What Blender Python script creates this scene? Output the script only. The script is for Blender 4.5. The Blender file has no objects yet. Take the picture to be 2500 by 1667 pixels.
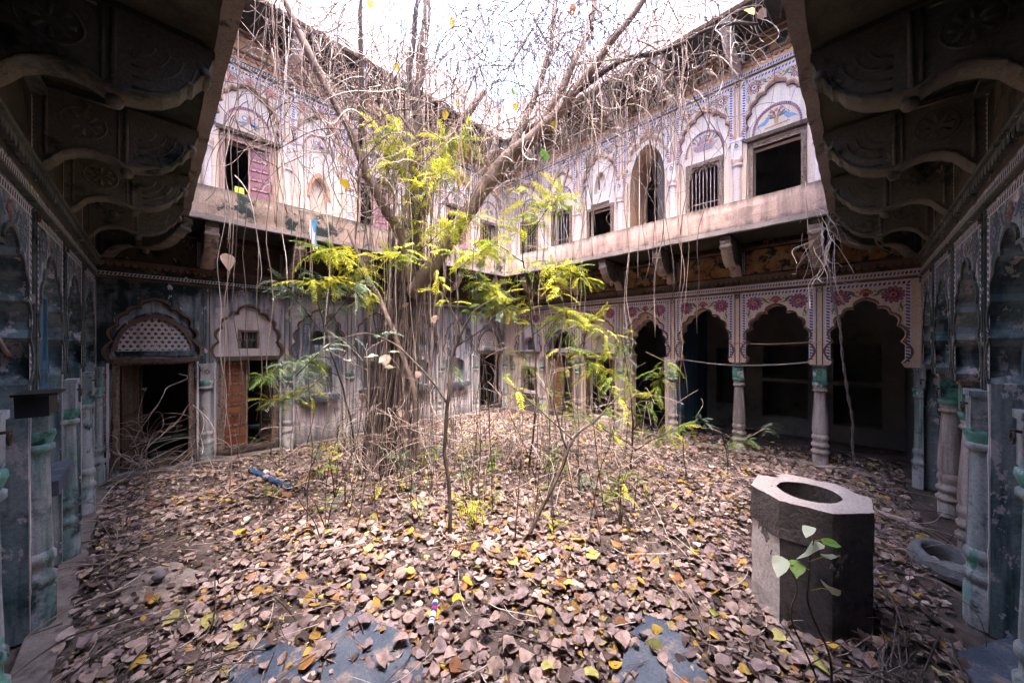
import bpy, bmesh, math, random
import numpy as np
from mathutils import Vector, Matrix, noise
from mathutils.geometry import tessellate_polygon
random.seed(7); rng = np.random.default_rng(7)
scene = bpy.context.scene
C = scene.collection
R = math.radians
PI = math.pi

# ------------------------------------------------------------------ camera, sky, sun, exposure
H = 2.0                                   # eye height: the photographer stands under the gallery corner
TH = R(44.54)                             # viewing azimuth measured from +X
cam = bpy.data.cameras.new('camera'); camo = bpy.data.objects.new('camera', cam); C.objects.link(camo)
camo.location = (0, 0, H); camo.rotation_euler = (R(90), 0, TH - R(90))
cam.sensor_width = 36; cam.lens = 36 * 856 / 2500; cam.shift_y = 6.5 / 2500
cam.clip_start = 0.02; cam.clip_end = 500
scene.camera = camo
w = bpy.data.worlds.new('World'); scene.world = w; w.use_nodes = True
nt = w.node_tree; nt.nodes.clear()
sky = nt.nodes.new('ShaderNodeTexSky'); sky.sky_type = 'NISHITA'; sky.sun_disc = False
SUN_EL, SUN_AZ = 74, 235                  # sun stands high behind the camera, thin cloud spreads it
sky.sun_elevation = R(SUN_EL); sky.sun_rotation = R(90 - SUN_AZ)
sky.air_density = 1.0; sky.dust_density = 4.5; sky.ozone_density = 1.0; sky.altitude = 300
bg = nt.nodes.new('ShaderNodeBackground'); bg.inputs['Strength'].default_value = 0.15
out = nt.nodes.new('ShaderNodeOutputWorld')
nt.links.new(sky.outputs[0], bg.inputs[0]); nt.links.new(bg.outputs[0], out.inputs[0])
sl = bpy.data.lights.new('sun', 'SUN'); sl.energy = 1.4; sl.angle = R(35); sl.color = (1.0, 0.85, 0.72)
so = bpy.data.objects.new('sun', sl); C.objects.link(so)
sd = Vector((math.cos(R(SUN_AZ)) * math.cos(R(SUN_EL)), math.sin(R(SUN_AZ)) * math.cos(R(SUN_EL)), math.sin(R(SUN_EL))))
so.rotation_euler = sd.to_track_quat('Z', 'Y').to_euler(); so.location = sd * 30
vs = scene.view_settings
scene.display_settings.display_device = 'sRGB'
vs.view_transform = 'Standard'; vs.look = 'None'; vs.gamma = 1; vs.exposure = 4.15; vs.use_curve_mapping = False
scene.cycles.use_denoising = True
scene.cycles.use_adaptive_sampling = True; scene.cycles.adaptive_threshold = 0.04
scene.cycles.max_bounces = 6; scene.cycles.diffuse_bounces = 4; scene.cycles.glossy_bounces = 2; scene.cycles.transmission_bounces = 2; scene.cycles.transparent_max_bounces = 8
scene.cycles.caustics_reflective = False; scene.cycles.caustics_refractive = False

FX, FY = math.cos(TH), math.sin(TH); RX, RY = math.sin(TH), -math.cos(TH)
def P(px, py, d):                         # a point of the place seen at (px,py) of the 2500-wide photo, d metres deep
    a = (px - 1250) / 856 * d; b = -(py - 840) / 856 * d
    return Vector((FX * d + RX * a, FY * d + RY * a, H + b))

# ------------------------------------------------------------------ materials
MATS = {}
def new_mat(name):
    m = bpy.data.materials.new(name); m.use_nodes = True
    n = m.node_tree; n.nodes.clear()
    o = n.nodes.new('ShaderNodeOutputMaterial'); b = n.nodes.new('ShaderNodeBsdfPrincipled')
    n.links.new(b.outputs[0], o.inputs[0]); b.inputs['Specular IOR Level'].default_value = 0.25
    MATS[name] = m
    return m, n, b
def lin(c): return (*c, 1.0)
def nnoise(n, vec, scale, detail=6, rough=0.6, stretch=None, dist=0.0):
    if stretch:
        mp = n.nodes.new('ShaderNodeMapping'); mp.inputs['Scale'].default_value = stretch
        n.links.new(vec, mp.inputs[0]); vec = mp.outputs[0]
    t = n.nodes.new('ShaderNodeTexNoise'); t.inputs['Scale'].default_value = scale
    t.inputs['Detail'].default_value = detail; t.inputs['Roughness'].default_value = rough; t.inputs['Distortion'].default_value = dist
    n.links.new(vec, t.inputs['Vector'])
    return t.outputs['Fac']
def ramp(n, fac, lo, hi):
    r = n.nodes.new('ShaderNodeMapRange'); r.clamp = True
    r.inputs['From Min'].default_value = lo; r.inputs['From Max'].default_value = hi
    n.links.new(fac, r.inputs['Value']); return r.outputs[0]
def mix(n, fac, a, b, mode='MIX'):
    x = n.nodes.new('ShaderNodeMix'); x.data_type = 'RGBA'; x.blend_type = mode
    for sock, v in ((x.inputs['Factor'], fac), (x.inputs[6], a), (x.inputs[7], b)):
        if isinstance(v, (int, float)): sock.default_value = v
        elif isinstance(v, tuple): sock.default_value = lin(v)
        else: n.links.new(v, sock)
    return x.outputs[2]
def mul(n, a, k):
    x = n.nodes.new('ShaderNodeMath'); x.operation = 'MULTIPLY'; x.inputs[1].default_value = k
    n.links.new(a, x.inputs[0]); return x.outputs[0]
def PL(name, base, alt, grime=None, gthr=0.55, gscale=1.6, gsoft=0.12, streak=None, samt=0.5, peel=None, pthr=0.6, pscale=3.0,
       rough=0.9, bump=0.25, s1=1.2, fine=55, stretch=None, spec=0.2, zst=()):
    """weathered plaster, stone, paint, wood: two tones, grime patches, rain streaks, peeled patches, fine relief"""
    m, n, b = new_mat(name)
    g = n.nodes.new('ShaderNodeNewGeometry'); pos = g.outputs['Position']
    f1 = nnoise(n, pos, s1, 4, 0.62, stretch)
    col = mix(n, ramp(n, f1, 0.36, 0.64), base, alt)
    hsum = None
    if name.split('_')[0] in ('root', 'stem', 'iron', 'rope', 'cable', 'tube', 'metal', 'cloth', 'box'):    # thin or small things: one noise is enough
        n.links.new(col, b.inputs['Base Color']); b.inputs['Roughness'].default_value = rough; b.inputs['Specular IOR Level'].default_value = spec
        return m
    if streak:
        f3 = nnoise(n, pos, 5.0, 4, 0.6, (1.6, 1.6, 0.16))
        col = mix(n, mul(n, ramp(n, f3, 0.45, 0.60), samt), col, streak)
    if grime:
        f2 = nnoise(n, pos, gscale, 7, 0.7)
        col = mix(n, ramp(n, f2, gthr, gthr + gsoft), col, grime)
    for (z0_, z1_, cz) in zst:                        # damp or soot that has settled from height z0_ (none) to z1_ (full), ragged by noise
        sx_ = n.nodes.new('ShaderNodeSeparateXYZ'); n.links.new(pos, sx_.inputs[0])
        fz = nnoise(n, pos, 4.0, 6, 0.7, (1.4, 1.4, 0.5)); a_ = n.nodes.new('ShaderNodeMath'); a_.operation = 'MULTIPLY_ADD'; a_.inputs[1].default_value = (z1_ - z0_) * 2.6; n.links.new(fz, a_.inputs[0]); n.links.new(sx_.outputs[2], a_.inputs[2])
        o_ = (z1_ - z0_) * 1.3; r_ = n.nodes.new('ShaderNodeMapRange'); r_.clamp = True; r_.inputs['From Min'].default_value = z0_ + o_; r_.inputs['From Max'].default_value = z1_ + o_; n.links.new(a_.outputs[0], r_.inputs['Value'])
        col = mix(n, mul(n, r_.outputs[0], .9), col, cz)
    if peel:
        f4 = nnoise(n, pos, pscale, 6, 0.7, (1, 1, 0.55))
        pf = ramp(n, f4, pthr, pthr + 0.02)
        col = mix(n, pf, col, peel); hsum = pf
    ff = nnoise(n, pos, fine, 3, 0.65)
    sp = ramp(n, ff, 0.30, 0.62)
    col = mix(n, 0.55, col, mix(n, sp, (0.45, 0.45, 0.47), (1.0, 1.0, 1.0)), 'MULTIPLY')
    n.links.new(col, b.inputs['Base Color']); b.inputs['Roughness'].default_value = rough
    b.inputs['Specular IOR Level'].default_value = spec
    bp = n.nodes.new('ShaderNodeBump'); bp.inputs['Strength'].default_value = bump; bp.inputs['Distance'].default_value = 0.012
    if hsum is not None:
        ad = n.nodes.new('ShaderNodeMath'); ad.operation = 'ADD'; n.links.new(ff, ad.inputs[0]); n.links.new(hsum, ad.inputs[1]); ff = ad.outputs[0]
    n.links.new(ff, bp.inputs['Height']); n.links.new(bp.outputs[0], b.inputs['Normal'])
    return m
SOOT = (0.012, 0.022, 0.026); TEAL = (0.03, 0.09, 0.10)
PL('cream', (0.64, 0.47, 0.38), (0.70, 0.55, 0.47), (0.42, 0.32, 0.28), 0.62, 2.0, 0.2, (0.45, 0.36, 0.33), 0.35, bump=0.15)
PL('cream_faded', (0.66, 0.50, 0.39), (0.70, 0.58, 0.49), (0.36, 0.28, 0.25), 0.60, 1.8, 0.18, (0.4, 0.33, 0.3), 0.4, bump=0.15)
PL('whitewash', (0.73, 0.58, 0.49), (0.77, 0.64, 0.56), (0.45, 0.38, 0.38), 0.66, 2.4, 0.14, (0.5, 0.43, 0.44), 0.4, bump=0.12)
PL('sooty', (0.62, 0.55, 0.58), (0.46, 0.45, 0.51), SOOT, 0.56, 1.0, 0.10, (0.07, 0.12, 0.16), 0.75, (0.68, 0.60, 0.62), 0.62, 6.0, bump=0.3, zst=((2.72, 3.0, SOOT), (.5, .05, (0.05, 0.06, 0.06))))
PL('soot_black', (0.30, 0.33, 0.38), (0.17, 0.21, 0.26), SOOT, 0.43, 0.9, 0.14, (0.02, 0.045, 0.055), 0.9, (0.58, 0.55, 0.60), 0.62, 6.0, bump=0.3)
PL('infill_pale', (0.66, 0.57, 0.60), (0.72, 0.63, 0.66), (0.10, 0.13, 0.17), 0.62, 1.7, 0.14, (0.16, 0.16, 0.21), 0.75, bump=0.18, zst=((.35, .0, (0.10, 0.10, 0.10)),))
PL('infill_clean', (0.70, 0.60, 0.61), (0.76, 0.66, 0.67), (0.30, 0.28, 0.31), 0.66, 2.2, 0.12, (0.34, 0.31, 0.35), 0.5, bump=0.18, zst=((.3, .0, (0.12, 0.11, 0.11)),))
PL('infill_teal', (0.36, 0.38, 0.45), (0.56, 0.52, 0.56), (0.02, 0.045, 0.07), 0.56, 1.3, 0.14, (0.04, 0.085, 0.14), 0.85, (0.66, 0.59, 0.61), 0.57, 4.0, bump=0.2)
PL('blue_wash', (0.045, 0.12, 0.21), (0.08, 0.18, 0.27), (0.012, 0.03, 0.05), 0.58, 1.2, 0.2, (0.02, 0.05, 0.09), 0.6, bump=0.15)
PL('teal_plaster', (0.17, 0.26, 0.29), (0.36, 0.39, 0.42), (0.012, 0.032, 0.037), 0.53, 1.5, 0.14, (0.02, 0.05, 0.065), 0.8, (0.56, 0.52, 0.56), 0.57, 8.0, bump=0.25)
PL('copper_green', (0.09, 0.26, 0.22), (0.15, 0.34, 0.29), (0.02, 0.05, 0.05), 0.51, 5.0, 0.1, (0.08, 0.12, 0.12), 0.5, (0.46, 0.43, 0.45), 0.58, 7.0, bump=0.2)
PL('column_stone', (0.40, 0.34, 0.34), (0.50, 0.44, 0.45), (0.10, 0.09, 0.09), 0.60, 4.0, 0.15, (0.14, 0.12, 0.12), 0.7, bump=0.3)
PL('column_white', (0.66, 0.56, 0.56), (0.72, 0.63, 0.63), (0.26, 0.2, 0.2), 0.6, 4.0, 0.12, (0.4, 0.33, 0.33), 0.5, bump=0.2)
PL('pilaster_worn', (0.52, 0.47, 0.51), (0.40, 0.38, 0.42), (0.035, 0.06, 0.06), 0.56, 3.5, 0.1, (0.10, 0.17, 0.16), 0.6, (0.15, 0.34, 0.29), 0.63, 6.0, bump=0.25)
PL('pilaster_teal', (0.40, 0.40, 0.44), (0.26, 0.31, 0.34), (0.02, 0.045, 0.05), 0.53, 3.0, 0.1, (0.06, 0.13, 0.13), 0.8, (0.13, 0.33, 0.28), 0.60, 5.0, bump=0.3)
PL('parapet_pink', (0.54, 0.36, 0.32), (0.62, 0.45, 0.41), (0.13, 0.11, 0.11), 0.60, 1.8, 0.16, (0.16, 0.13, 0.13), 0.5, bump=0.3, zst=((4.28, 4.40, (0.07, 0.065, 0.07)), (4.02, 3.92, (0.08, 0.075, 0.08))))
PL('parapet_mould', (0.42, 0.315, 0.285), (0.34, 0.25, 0.215), (0.030, 0.045, 0.045), 0.525, 2.6, 0.06, (0.14, 0.11, 0.10), 0.4, (0.6, 0.5, 0.47), 0.66, 4.0, bump=0.4, zst=((4.26, 4.40, (0.06, 0.06, 0.06)),))
PL('ledge', (0.22, 0.19, 0.19), (0.36, 0.30, 0.30), (0.07, 0.065, 0.07), 0.55, 6, 0.12, None, bump=0.5)
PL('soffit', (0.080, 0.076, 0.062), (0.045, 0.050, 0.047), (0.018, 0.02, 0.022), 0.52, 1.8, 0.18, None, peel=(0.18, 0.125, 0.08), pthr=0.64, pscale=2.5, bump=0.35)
PL('bracket_stone', (0.12, 0.118, 0.105), (0.20, 0.18, 0.155), (0.014, 0.020, 0.021), 0.55, 3.0, 0.14, None, peel=(0.30, 0.23, 0.18), pthr=0.63, pscale=7, bump=0.5)
PL('bracket_pale', (0.42, 0.32, 0.28), (0.52, 0.43, 0.40), (0.12, 0.09, 0.08), 0.56, 4.0, 0.14, None, bump=0.35)
PL('frieze_gold', (0.26, 0.125, 0.055), (0.38, 0.22, 0.115), (0.03, 0.035, 0.04), 0.50, 5.0, 0.06, None, peel=(0.10, 0.14, 0.12), pthr=0.60, pscale=9, s1=4, bump=0.15)
PL('frieze_dark', (0.10, 0.075, 0.055), (0.05, 0.045, 0.043), (0.015, 0.018, 0.02), 0.5, 3.0, 0.1, None, peel=(0.26, 0.19, 0.13), pthr=0.63, pscale=6, bump=0.2)
PL('peach', (0.62, 0.36, 0.22), (0.66, 0.43, 0.29), (0.35, 0.2, 0.13), 0.6, 3, 0.2, (0.4, 0.25, 0.17), 0.4, bump=0.12)
PL('terracotta', (0.42, 0.20, 0.13), (0.5, 0.29, 0.2), (0.14, 0.08, 0.07), 0.58, 6, 0.15, None, bump=0.2)
PL('rim_teal', (0.07, 0.085, 0.085), (0.14, 0.15, 0.145), (0.015, 0.025, 0.028), 0.52, 6, 0.15, None, peel=(0.42, 0.38, 0.38), pthr=0.62, pscale=9, bump=0.3)
PL('terracotta_dark', (0.13, 0.085, 0.07), (0.2, 0.13, 0.11), (0.03, 0.03, 0.03), 0.55, 6, 0.15, None, bump=0.2)
def paint(name, c, fade):
    PL(name, c, tuple(0.75 * a + 0.25 * b for a, b in zip(c, fade)), fade, 0.64, 14, 0.1, None, s1=9, bump=0.08)
CRM = (0.60, 0.49, 0.44)
paint('paint_blue', (0.022, 0.035, 0.30), CRM); paint('paint_maroon', (0.17, 0.018, 0.03), CRM); paint('paint_pink', (0.50, 0.16, 0.15), CRM)
paint('paint_green', (0.035, 0.12, 0.085), CRM); paint('paint_ochre', (0.50, 0.26, 0.09), CRM); paint('paint_white', (0.72, 0.66, 0.64), CRM)
paint('paint_grey', (0.22, 0.24, 0.26), CRM); paint('paint_red_faded', (0.45, 0.14, 0.12), CRM); paint('paint_sky', (0.14, 0.28, 0.50), CRM)
paint('paint_dim', (0.06, 0.09, 0.15), (0.3, 0.3, 0.35)); paint('paint_rust', (0.12, 0.035, 0.02), (0.10, 0.06, 0.05))
PL('capital_pink', (0.52, 0.35, 0.32), (0.62, 0.47, 0.44), (0.3, 0.1, 0.1), 0.58, 12, 0.12, None, bump=0.3)
WS = (6, 6, 0.7)
PL('wood_dark', (0.085, 0.06, 0.048), (0.14, 0.105, 0.085), (0.03, 0.028, 0.028), 0.55, 6, 0.15, None, s1=2.5, stretch=WS, bump=0.5)
PL('wood_carved', (0.22, 0.15, 0.12), (0.34, 0.25, 0.21), (0.07, 0.05, 0.045), 0.52, 24, 0.12, None, s1=5, stretch=WS, fine=38, bump=1.0)
PL('wood_pink', (0.45, 0.27, 0.23), (0.55, 0.37, 0.33), (0.2, 0.13, 0.12), 0.58, 9, 0.15, None, s1=3, stretch=WS, bump=0.4)
PL('door_purple', (0.30, 0.14, 0.20), (0.38, 0.20, 0.27), (0.17, 0.09, 0.12), 0.58, 5, 0.2, None, s1=4, bump=0.2)
PL('door_rust', (0.22, 0.07, 0.035), (0.33, 0.14, 0.08), (0.12, 0.045, 0.03), 0.56, 6, 0.15, None, peel=(0.5, 0.36, 0.28), pthr=0.68, pscale=9, bump=0.5)
PL('iron', (0.04, 0.035, 0.033), (0.10, 0.06, 0.045), None, rough=0.6, bump=0.2, s1=20)
PL('iron_bar', (0.20, 0.15, 0.15), (0.32, 0.26, 0.26), None, rough=0.6, bump=0.2, s1=20)
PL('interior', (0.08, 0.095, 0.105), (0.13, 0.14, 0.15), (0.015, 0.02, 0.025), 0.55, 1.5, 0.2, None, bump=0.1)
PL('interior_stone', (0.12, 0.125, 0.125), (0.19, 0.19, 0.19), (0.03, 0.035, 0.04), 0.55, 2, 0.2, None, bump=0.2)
PL('roof_lime', (0.50, 0.40, 0.37), (0.58, 0.47, 0.44), (0.32, 0.26, 0.25), 0.6, 1.2, 0.2, (0.38, 0.30, 0.29), 0.5, bump=0.3)
PL('soil', (0.07, 0.052, 0.05), (0.13, 0.10, 0.095), (0.025, 0.02, 0.02), 0.50, 3, 0.2, None, peel=(0.34, 0.27, 0.25), pthr=0.62, pscale=7, s1=2.5, bump=0.8, fine=30)
PL('slab_blue', (0.06, 0.078, 0.12), (0.11, 0.125, 0.165), (0.26, 0.205, 0.195), 0.54, 5, 0.1, None, s1=3, bump=0.4)
PL('kerb_worn', (0.16, 0.13, 0.125), (0.25, 0.205, 0.20), (0.07, 0.055, 0.055), 0.52, 5, 0.15, None, s1=4, bump=0.7, fine=30)
PL('dust', (0.40, 0.32, 0.30), (0.48, 0.40, 0.385), (0.2, 0.15, 0.14), 0.6, 4, 0.2, None, s1=3, bump=0.4)
PL('well_cement', (0.40, 0.33, 0.32), (0.47, 0.40, 0.39), (0.2, 0.16, 0.155), 0.62, 5, 0.2, None, bump=0.6, fine=42)
PL('well_band', (0.12, 0.10, 0.098), (0.18, 0.15, 0.15), (0.05, 0.045, 0.045), 0.58, 5, 0.2, None, bump=0.9, fine=36)
PL('well_side', (0.075, 0.085, 0.11), (0.12, 0.105, 0.105), (0.03, 0.03, 0.036), 0.53, 3.5, 0.15, (0.15, 0.11, 0.095), 0.5, (0.36, 0.31, 0.30), 0.62, 6, bump=0.5, fine=40)
PL('well_white', (0.17, 0.145, 0.14), (0.24, 0.2, 0.195), (0.07, 0.06, 0.06), 0.6, 4, 0.2, (0.10, 0.09, 0.09), 0.5, (0.76, 0.67, 0.66), 0.40, 3.2, bump=0.5, fine=40)
PL('bark', (0.075, 0.055, 0.055), (0.14, 0.105, 0.10), (0.02, 0.017, 0.018), 0.54, 7, 0.12, None, s1=6, stretch=(1, 1, 0.2), bump=1.0, fine=26)
PL('bark_smooth', (0.21, 0.15, 0.14), (0.31, 0.23, 0.215), (0.14, 0.10, 0.10), 0.60, 7, 0.12, None, s1=4, bump=0.6, fine=36)
PL('bark_dark', (0.045, 0.036, 0.038), (0.08, 0.062, 0.062), None, s1=6, bump=0.6)
PL('root_pale', (0.40, 0.335, 0.325), (0.54, 0.47, 0.46), (0.2, 0.155, 0.15), 0.58, 4, 0.2, None, s1=3, bump=0.3)
PL('root_brown', (0.24, 0.17, 0.155), (0.34, 0.26, 0.24), (0.11, 0.08, 0.078), 0.56, 4, 0.2, None, s1=3, bump=0.3)
PL('root_dark', (0.09, 0.07, 0.072), (0.15, 0.12, 0.125), None, s1=3, bump=0.3)
PL('stem_dark', (0.05, 0.042, 0.04), (0.10, 0.08, 0.07), None, s1=8, bump=0.3)
PL('rope', (0.13, 0.12, 0.13), (0.24, 0.22, 0.22), None, s1=14, bump=0.6)
PL('cable', (0.30, 0.29, 0.30), (0.38, 0.37, 0.38), None, s1=8, rough=0.5)
PL('log_blue', (0.025, 0.075, 0.19), (0.04, 0.10, 0.23), (0.02, 0.03, 0.05), 0.56, 9, 0.1, None, peel=(0.48, 0.36, 0.33), pthr=0.55, pscale=9, bump=0.4)
PL('stone_grey', (0.14, 0.15, 0.175), (0.22, 0.22, 0.24), (0.08, 0.09, 0.10), 0.57, 8, 0.15, None, bump=0.8, fine=30)
PL('metal_black', (0.012, 0.012, 0.014), (0.03, 0.03, 0.034), None, rough=0.45, s1=5)
PL('tube_white', (0.75, 0.74, 0.76), (0.68, 0.67, 0.7), None, rough=0.35, bump=0.02)
PL('tube_blue', (0.02, 0.03, 0.20), (0.03, 0.045, 0.24), None, rough=0.35, bump=0.02)
PL('tube_red', (0.5, 0.03, 0.06), (0.5, 0.03, 0.06), None, rough=0.35, bump=0.02)
PL('cloth_blue', (0.10, 0.30, 0.55), (0.14, 0.36, 0.6), None, bump=0.1)
PL('cloth_white', (0.62, 0.58, 0.66), (0.7, 0.66, 0.72), None, bump=0.1)
PL('box_lime', (0.55, 0.62, 0.10), (0.6, 0.66, 0.14), None, bump=0.05)
def leafmat(name, attr=False, c=(0.3, 0.3, 0.05), c2=(0.2, 0.3, 0.05), trans=0.25, rough=0.6):
    m, n, b = new_mat(name)
    g = n.nodes.new('ShaderNodeNewGeometry'); pos = g.outputs['Position']
    f = nnoise(n, pos, 16 if attr else 5, 5, 0.65)
    if attr:
        a = n.nodes.new('ShaderNodeAttribute'); a.attribute_name = 'Col'
        col = mix(n, mul(n, ramp(n, f, 0.42, 0.66), 0.75), a.outputs['Color'], mix(n, 1.0, a.outputs['Color'], (0.42, 0.38, 0.40), 'MULTIPLY'))
    else:
        oi = n.nodes.new('ShaderNodeObjectInfo')
        ad = n.nodes.new('ShaderNodeMath'); ad.operation = 'ADD'; n.links.new(f, ad.inputs[0]); n.links.new(oi.outputs['Random'], ad.inputs[1])
        col = mix(n, ramp(n, ad.outputs[0], 0.45, 1.5), c, c2)
    n.links.new(col, b.inputs['Base Color']); b.inputs['Roughness'].default_value = rough; b.inputs['Specular IOR Level'].default_value = 0.3
    bp = n.nodes.new('ShaderNodeBump'); bp.inputs['Strength'].default_value = 0.35; bp.inputs['Distance'].default_value = 0.006
    n.links.new(nnoise(n, pos, 60, 4), bp.inputs['Height']); n.links.new(bp.outputs[0], b.inputs['Normal'])
    if trans:
        tr = n.nodes.new('ShaderNodeBsdfTranslucent'); n.links.new(col, tr.inputs['Color'])
        ms = n.nodes.new('ShaderNodeMixShader'); ms.inputs[0].default_value = trans
        n.links.new(b.outputs[0], ms.inputs[1]); n.links.new(tr.outputs[0], ms.inputs[2])
        n.links.new(ms.outputs[0], n.nodes['Material Output'].inputs[0])
    return m
leafmat('litter', True, trans=0.1, rough=0.75)
leafmat('frond_lime', c=(0.27, 0.31, 0.03), c2=(0.56, 0.53, 0.06), trans=0.4)
leafmat('frond_green', c=(0.10, 0.18, 0.025), c2=(0.22, 0.30, 0.05), trans=0.35)
leafmat('frond_glaucous', c=(0.075, 0.14, 0.095), c2=(0.22, 0.29, 0.21), trans=0.25, rough=0.4)
leafmat('leaf_yellow', c=(0.48, 0.34, 0.04), c2=(0.62, 0.50, 0.08), trans=0.35)
leafmat('leaf_pale', c=(0.42, 0.46, 0.33), c2=(0.55, 0.58, 0.45), trans=0.3, rough=0.4)
leafmat('leaf_green', c=(0.10, 0.22, 0.04), c2=(0.2, 0.32, 0.06), trans=0.3, rough=0.45)
leafmat('leaf_dry', c=(0.30, 0.2, 0.17), c2=(0.42, 0.30, 0.26), trans=0.15)
leafmat('leaf_orange', c=(0.45, 0.10, 0.03), c2=(0.5, 0.18, 0.05), trans=0.3)

# ------------------------------------------------------------------ object helpers
def finish(o, parent=None, kind=None):
    C.objects.link(o)
    if parent is not None: o.parent = parent
    if kind: o['kind'] = kind
    return o
def tag(o, label, cat=None, group=None, kind=None):
    o['label'] = label
    if cat: o['category'] = cat
    if group: o['group'] = group
    if kind: o['kind'] = kind
    return o
def empty(name, loc=(0, 0, 0), rz=0.0):
    o = bpy.data.objects.new(name, None); o.location = loc; o.rotation_euler = (0, 0, rz); o.empty_display_size = 0.1
    C.objects.link(o); return o
class MB:
    def __init__(s): s.v = []; s.f = []; s.m = []; s.mats = []; s.sm = []
    def mi(s, m):
        if m not in s.mats: s.mats.append(m)
        return s.mats.index(m)
    def add(s, vs, fs, m, smooth=False):
        b = len(s.v); s.v.extend([tuple(p) for p in vs]); k = s.mi(m)
        for f in fs: s.f.append(tuple(i + b for i in f)); s.m.append(k); s.sm.append(smooth)
    def box(s, x0, x1, y0, y1, z0, z1, m):
        v = [(x, y, z) for z in (z0, z1) for y in (y0, y1) for x in (x0, x1)]
        s.add(v, [(0, 2, 3, 1), (4, 5, 7, 6), (0, 1, 5, 4), (2, 6, 7, 3), (0, 4, 6, 2), (1, 3, 7, 5)], m)
    def prism(s, outer, y0, y1, m, holes=(), back=False, side=True, hole_side=True, mside=None, flip=False):
        """outline in the wall plane (x,z), front face at y0, going back to y1"""
        loops = [list(outer)] + [list(h) for h in holes]
        tri = tessellate_polygon([[Vector((p[0], p[1], 0)) for p in l] for l in loops])
        flat = [p for l in loops for p in l]; nfl = len(flat)
        s.add([(p[0], y0, p[1]) for p in flat], tri, m)
        if back: s.add([(p[0], y1, p[1]) for p in flat], tri, m)
        for k, l in enumerate(loops):
            if (k == 0 and not side) or (k > 0 and not hole_side): continue
            n = len(l); v = [(p[0], y0, p[1]) for p in l] + [(p[0], y1, p[1]) for p in l]
            s.add(v, [(i, (i + 1) % n, n + (i + 1) % n, n + i) for i in range(n)], mside or m)
    def wallpath(s, path, y0, y1, m):
        n = len(path); v = [(p[0], y0, p[1]) for p in path] + [(p[0], y1, p[1]) for p in path]
        s.add(v, [(i, i + 1, n + i + 1, n + i) for i in range(n - 1)], m)
    def lathe(s, prof, c, n, m, flute=0.0, a0=0.0, a1=2 * PI, cap=True):
        full = abs(a1 - a0 - 2 * PI) < 1e-4; cols = n if full else n + 1
        v = []
        for (r, z) in prof:
            for i in range(cols):
                a = a0 + (a1 - a0) * i / n; rr = r * (1 - flute * (i % 2))
                v.append((c[0] + rr * math.cos(a), c[1] + rr * math.sin(a), c[2] + z))
        f = []
        for j in range(len(prof) - 1):
            for i in range(n):
                i2 = (i + 1) % cols
                f.append((j * cols + i, j * cols + i2, (j + 1) * cols + i2, (j + 1) * cols + i))
        s.add(v, f, m, True)
        if cap and full and prof[-1][0] > 1e-4: s.add(v[-cols:], [tuple(range(cols))], m)
    def tube(s, pts, rad, n, m, cap=True, smooth=True):
        pts = [Vector(p) for p in pts]; k = len(pts); v = []
        up = Vector((0.31, 0.17, 0.93)).normalized()
        for i, p in enumerate(pts):
            t = (pts[min(i + 1, k - 1)] - pts[max(i - 1, 0)])
            t = t.normalized() if t.length > 1e-7 else Vector((0, 0, 1))
            a = up - t * up.dot(t)
            if a.length < 0.15: a = Vector((1, 0, 0)) - t * t.x
            a.normalize(); b = t.cross(a)
            r = rad[i] if hasattr(rad, '__len__') else rad
            for j in range(n):
                q = 2 * PI * j / n; v.append(p + (a * math.cos(q) + b * math.sin(q)) * r)
        f = [(i * n + j, i * n + (j + 1) % n, (i + 1) * n + (j + 1) % n, (i + 1) * n + j) for i in range(k - 1) for j in range(n)]
        if cap: f += [tuple(range(n))[::-1], tuple(range((k - 1) * n, k * n))]
        s.add(v, f, m, smooth)
    def mesh(s, name):
        me = bpy.data.meshes.new(name); me.from_pydata(s.v, [], s.f)
        for m in s.mats: me.materials.append(MATS[m])
        me.polygons.foreach_set('material_index', s.m); me.polygons.foreach_set('use_smooth', s.sm); me.update()
        return me
    def build(s, name, parent=None, loc=None, kind=None):
        o = bpy.data.objects.new(name, s.mesh(name))
        if loc: o.location = loc
        return finish(o, parent, kind)
def inst(name, me, parent=None, loc=(0, 0, 0), rot=(0, 0, 0), sc=(1, 1, 1)):
    o = bpy.data.objects.new(name, me); o.location = loc; o.rotation_euler = rot
    o.scale = sc if hasattr(sc, '__len__') else (sc, sc, sc)
    return finish(o, parent)
def nz(p, s, k=1.0): return noise.noise(Vector(p) * s) * k
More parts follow.
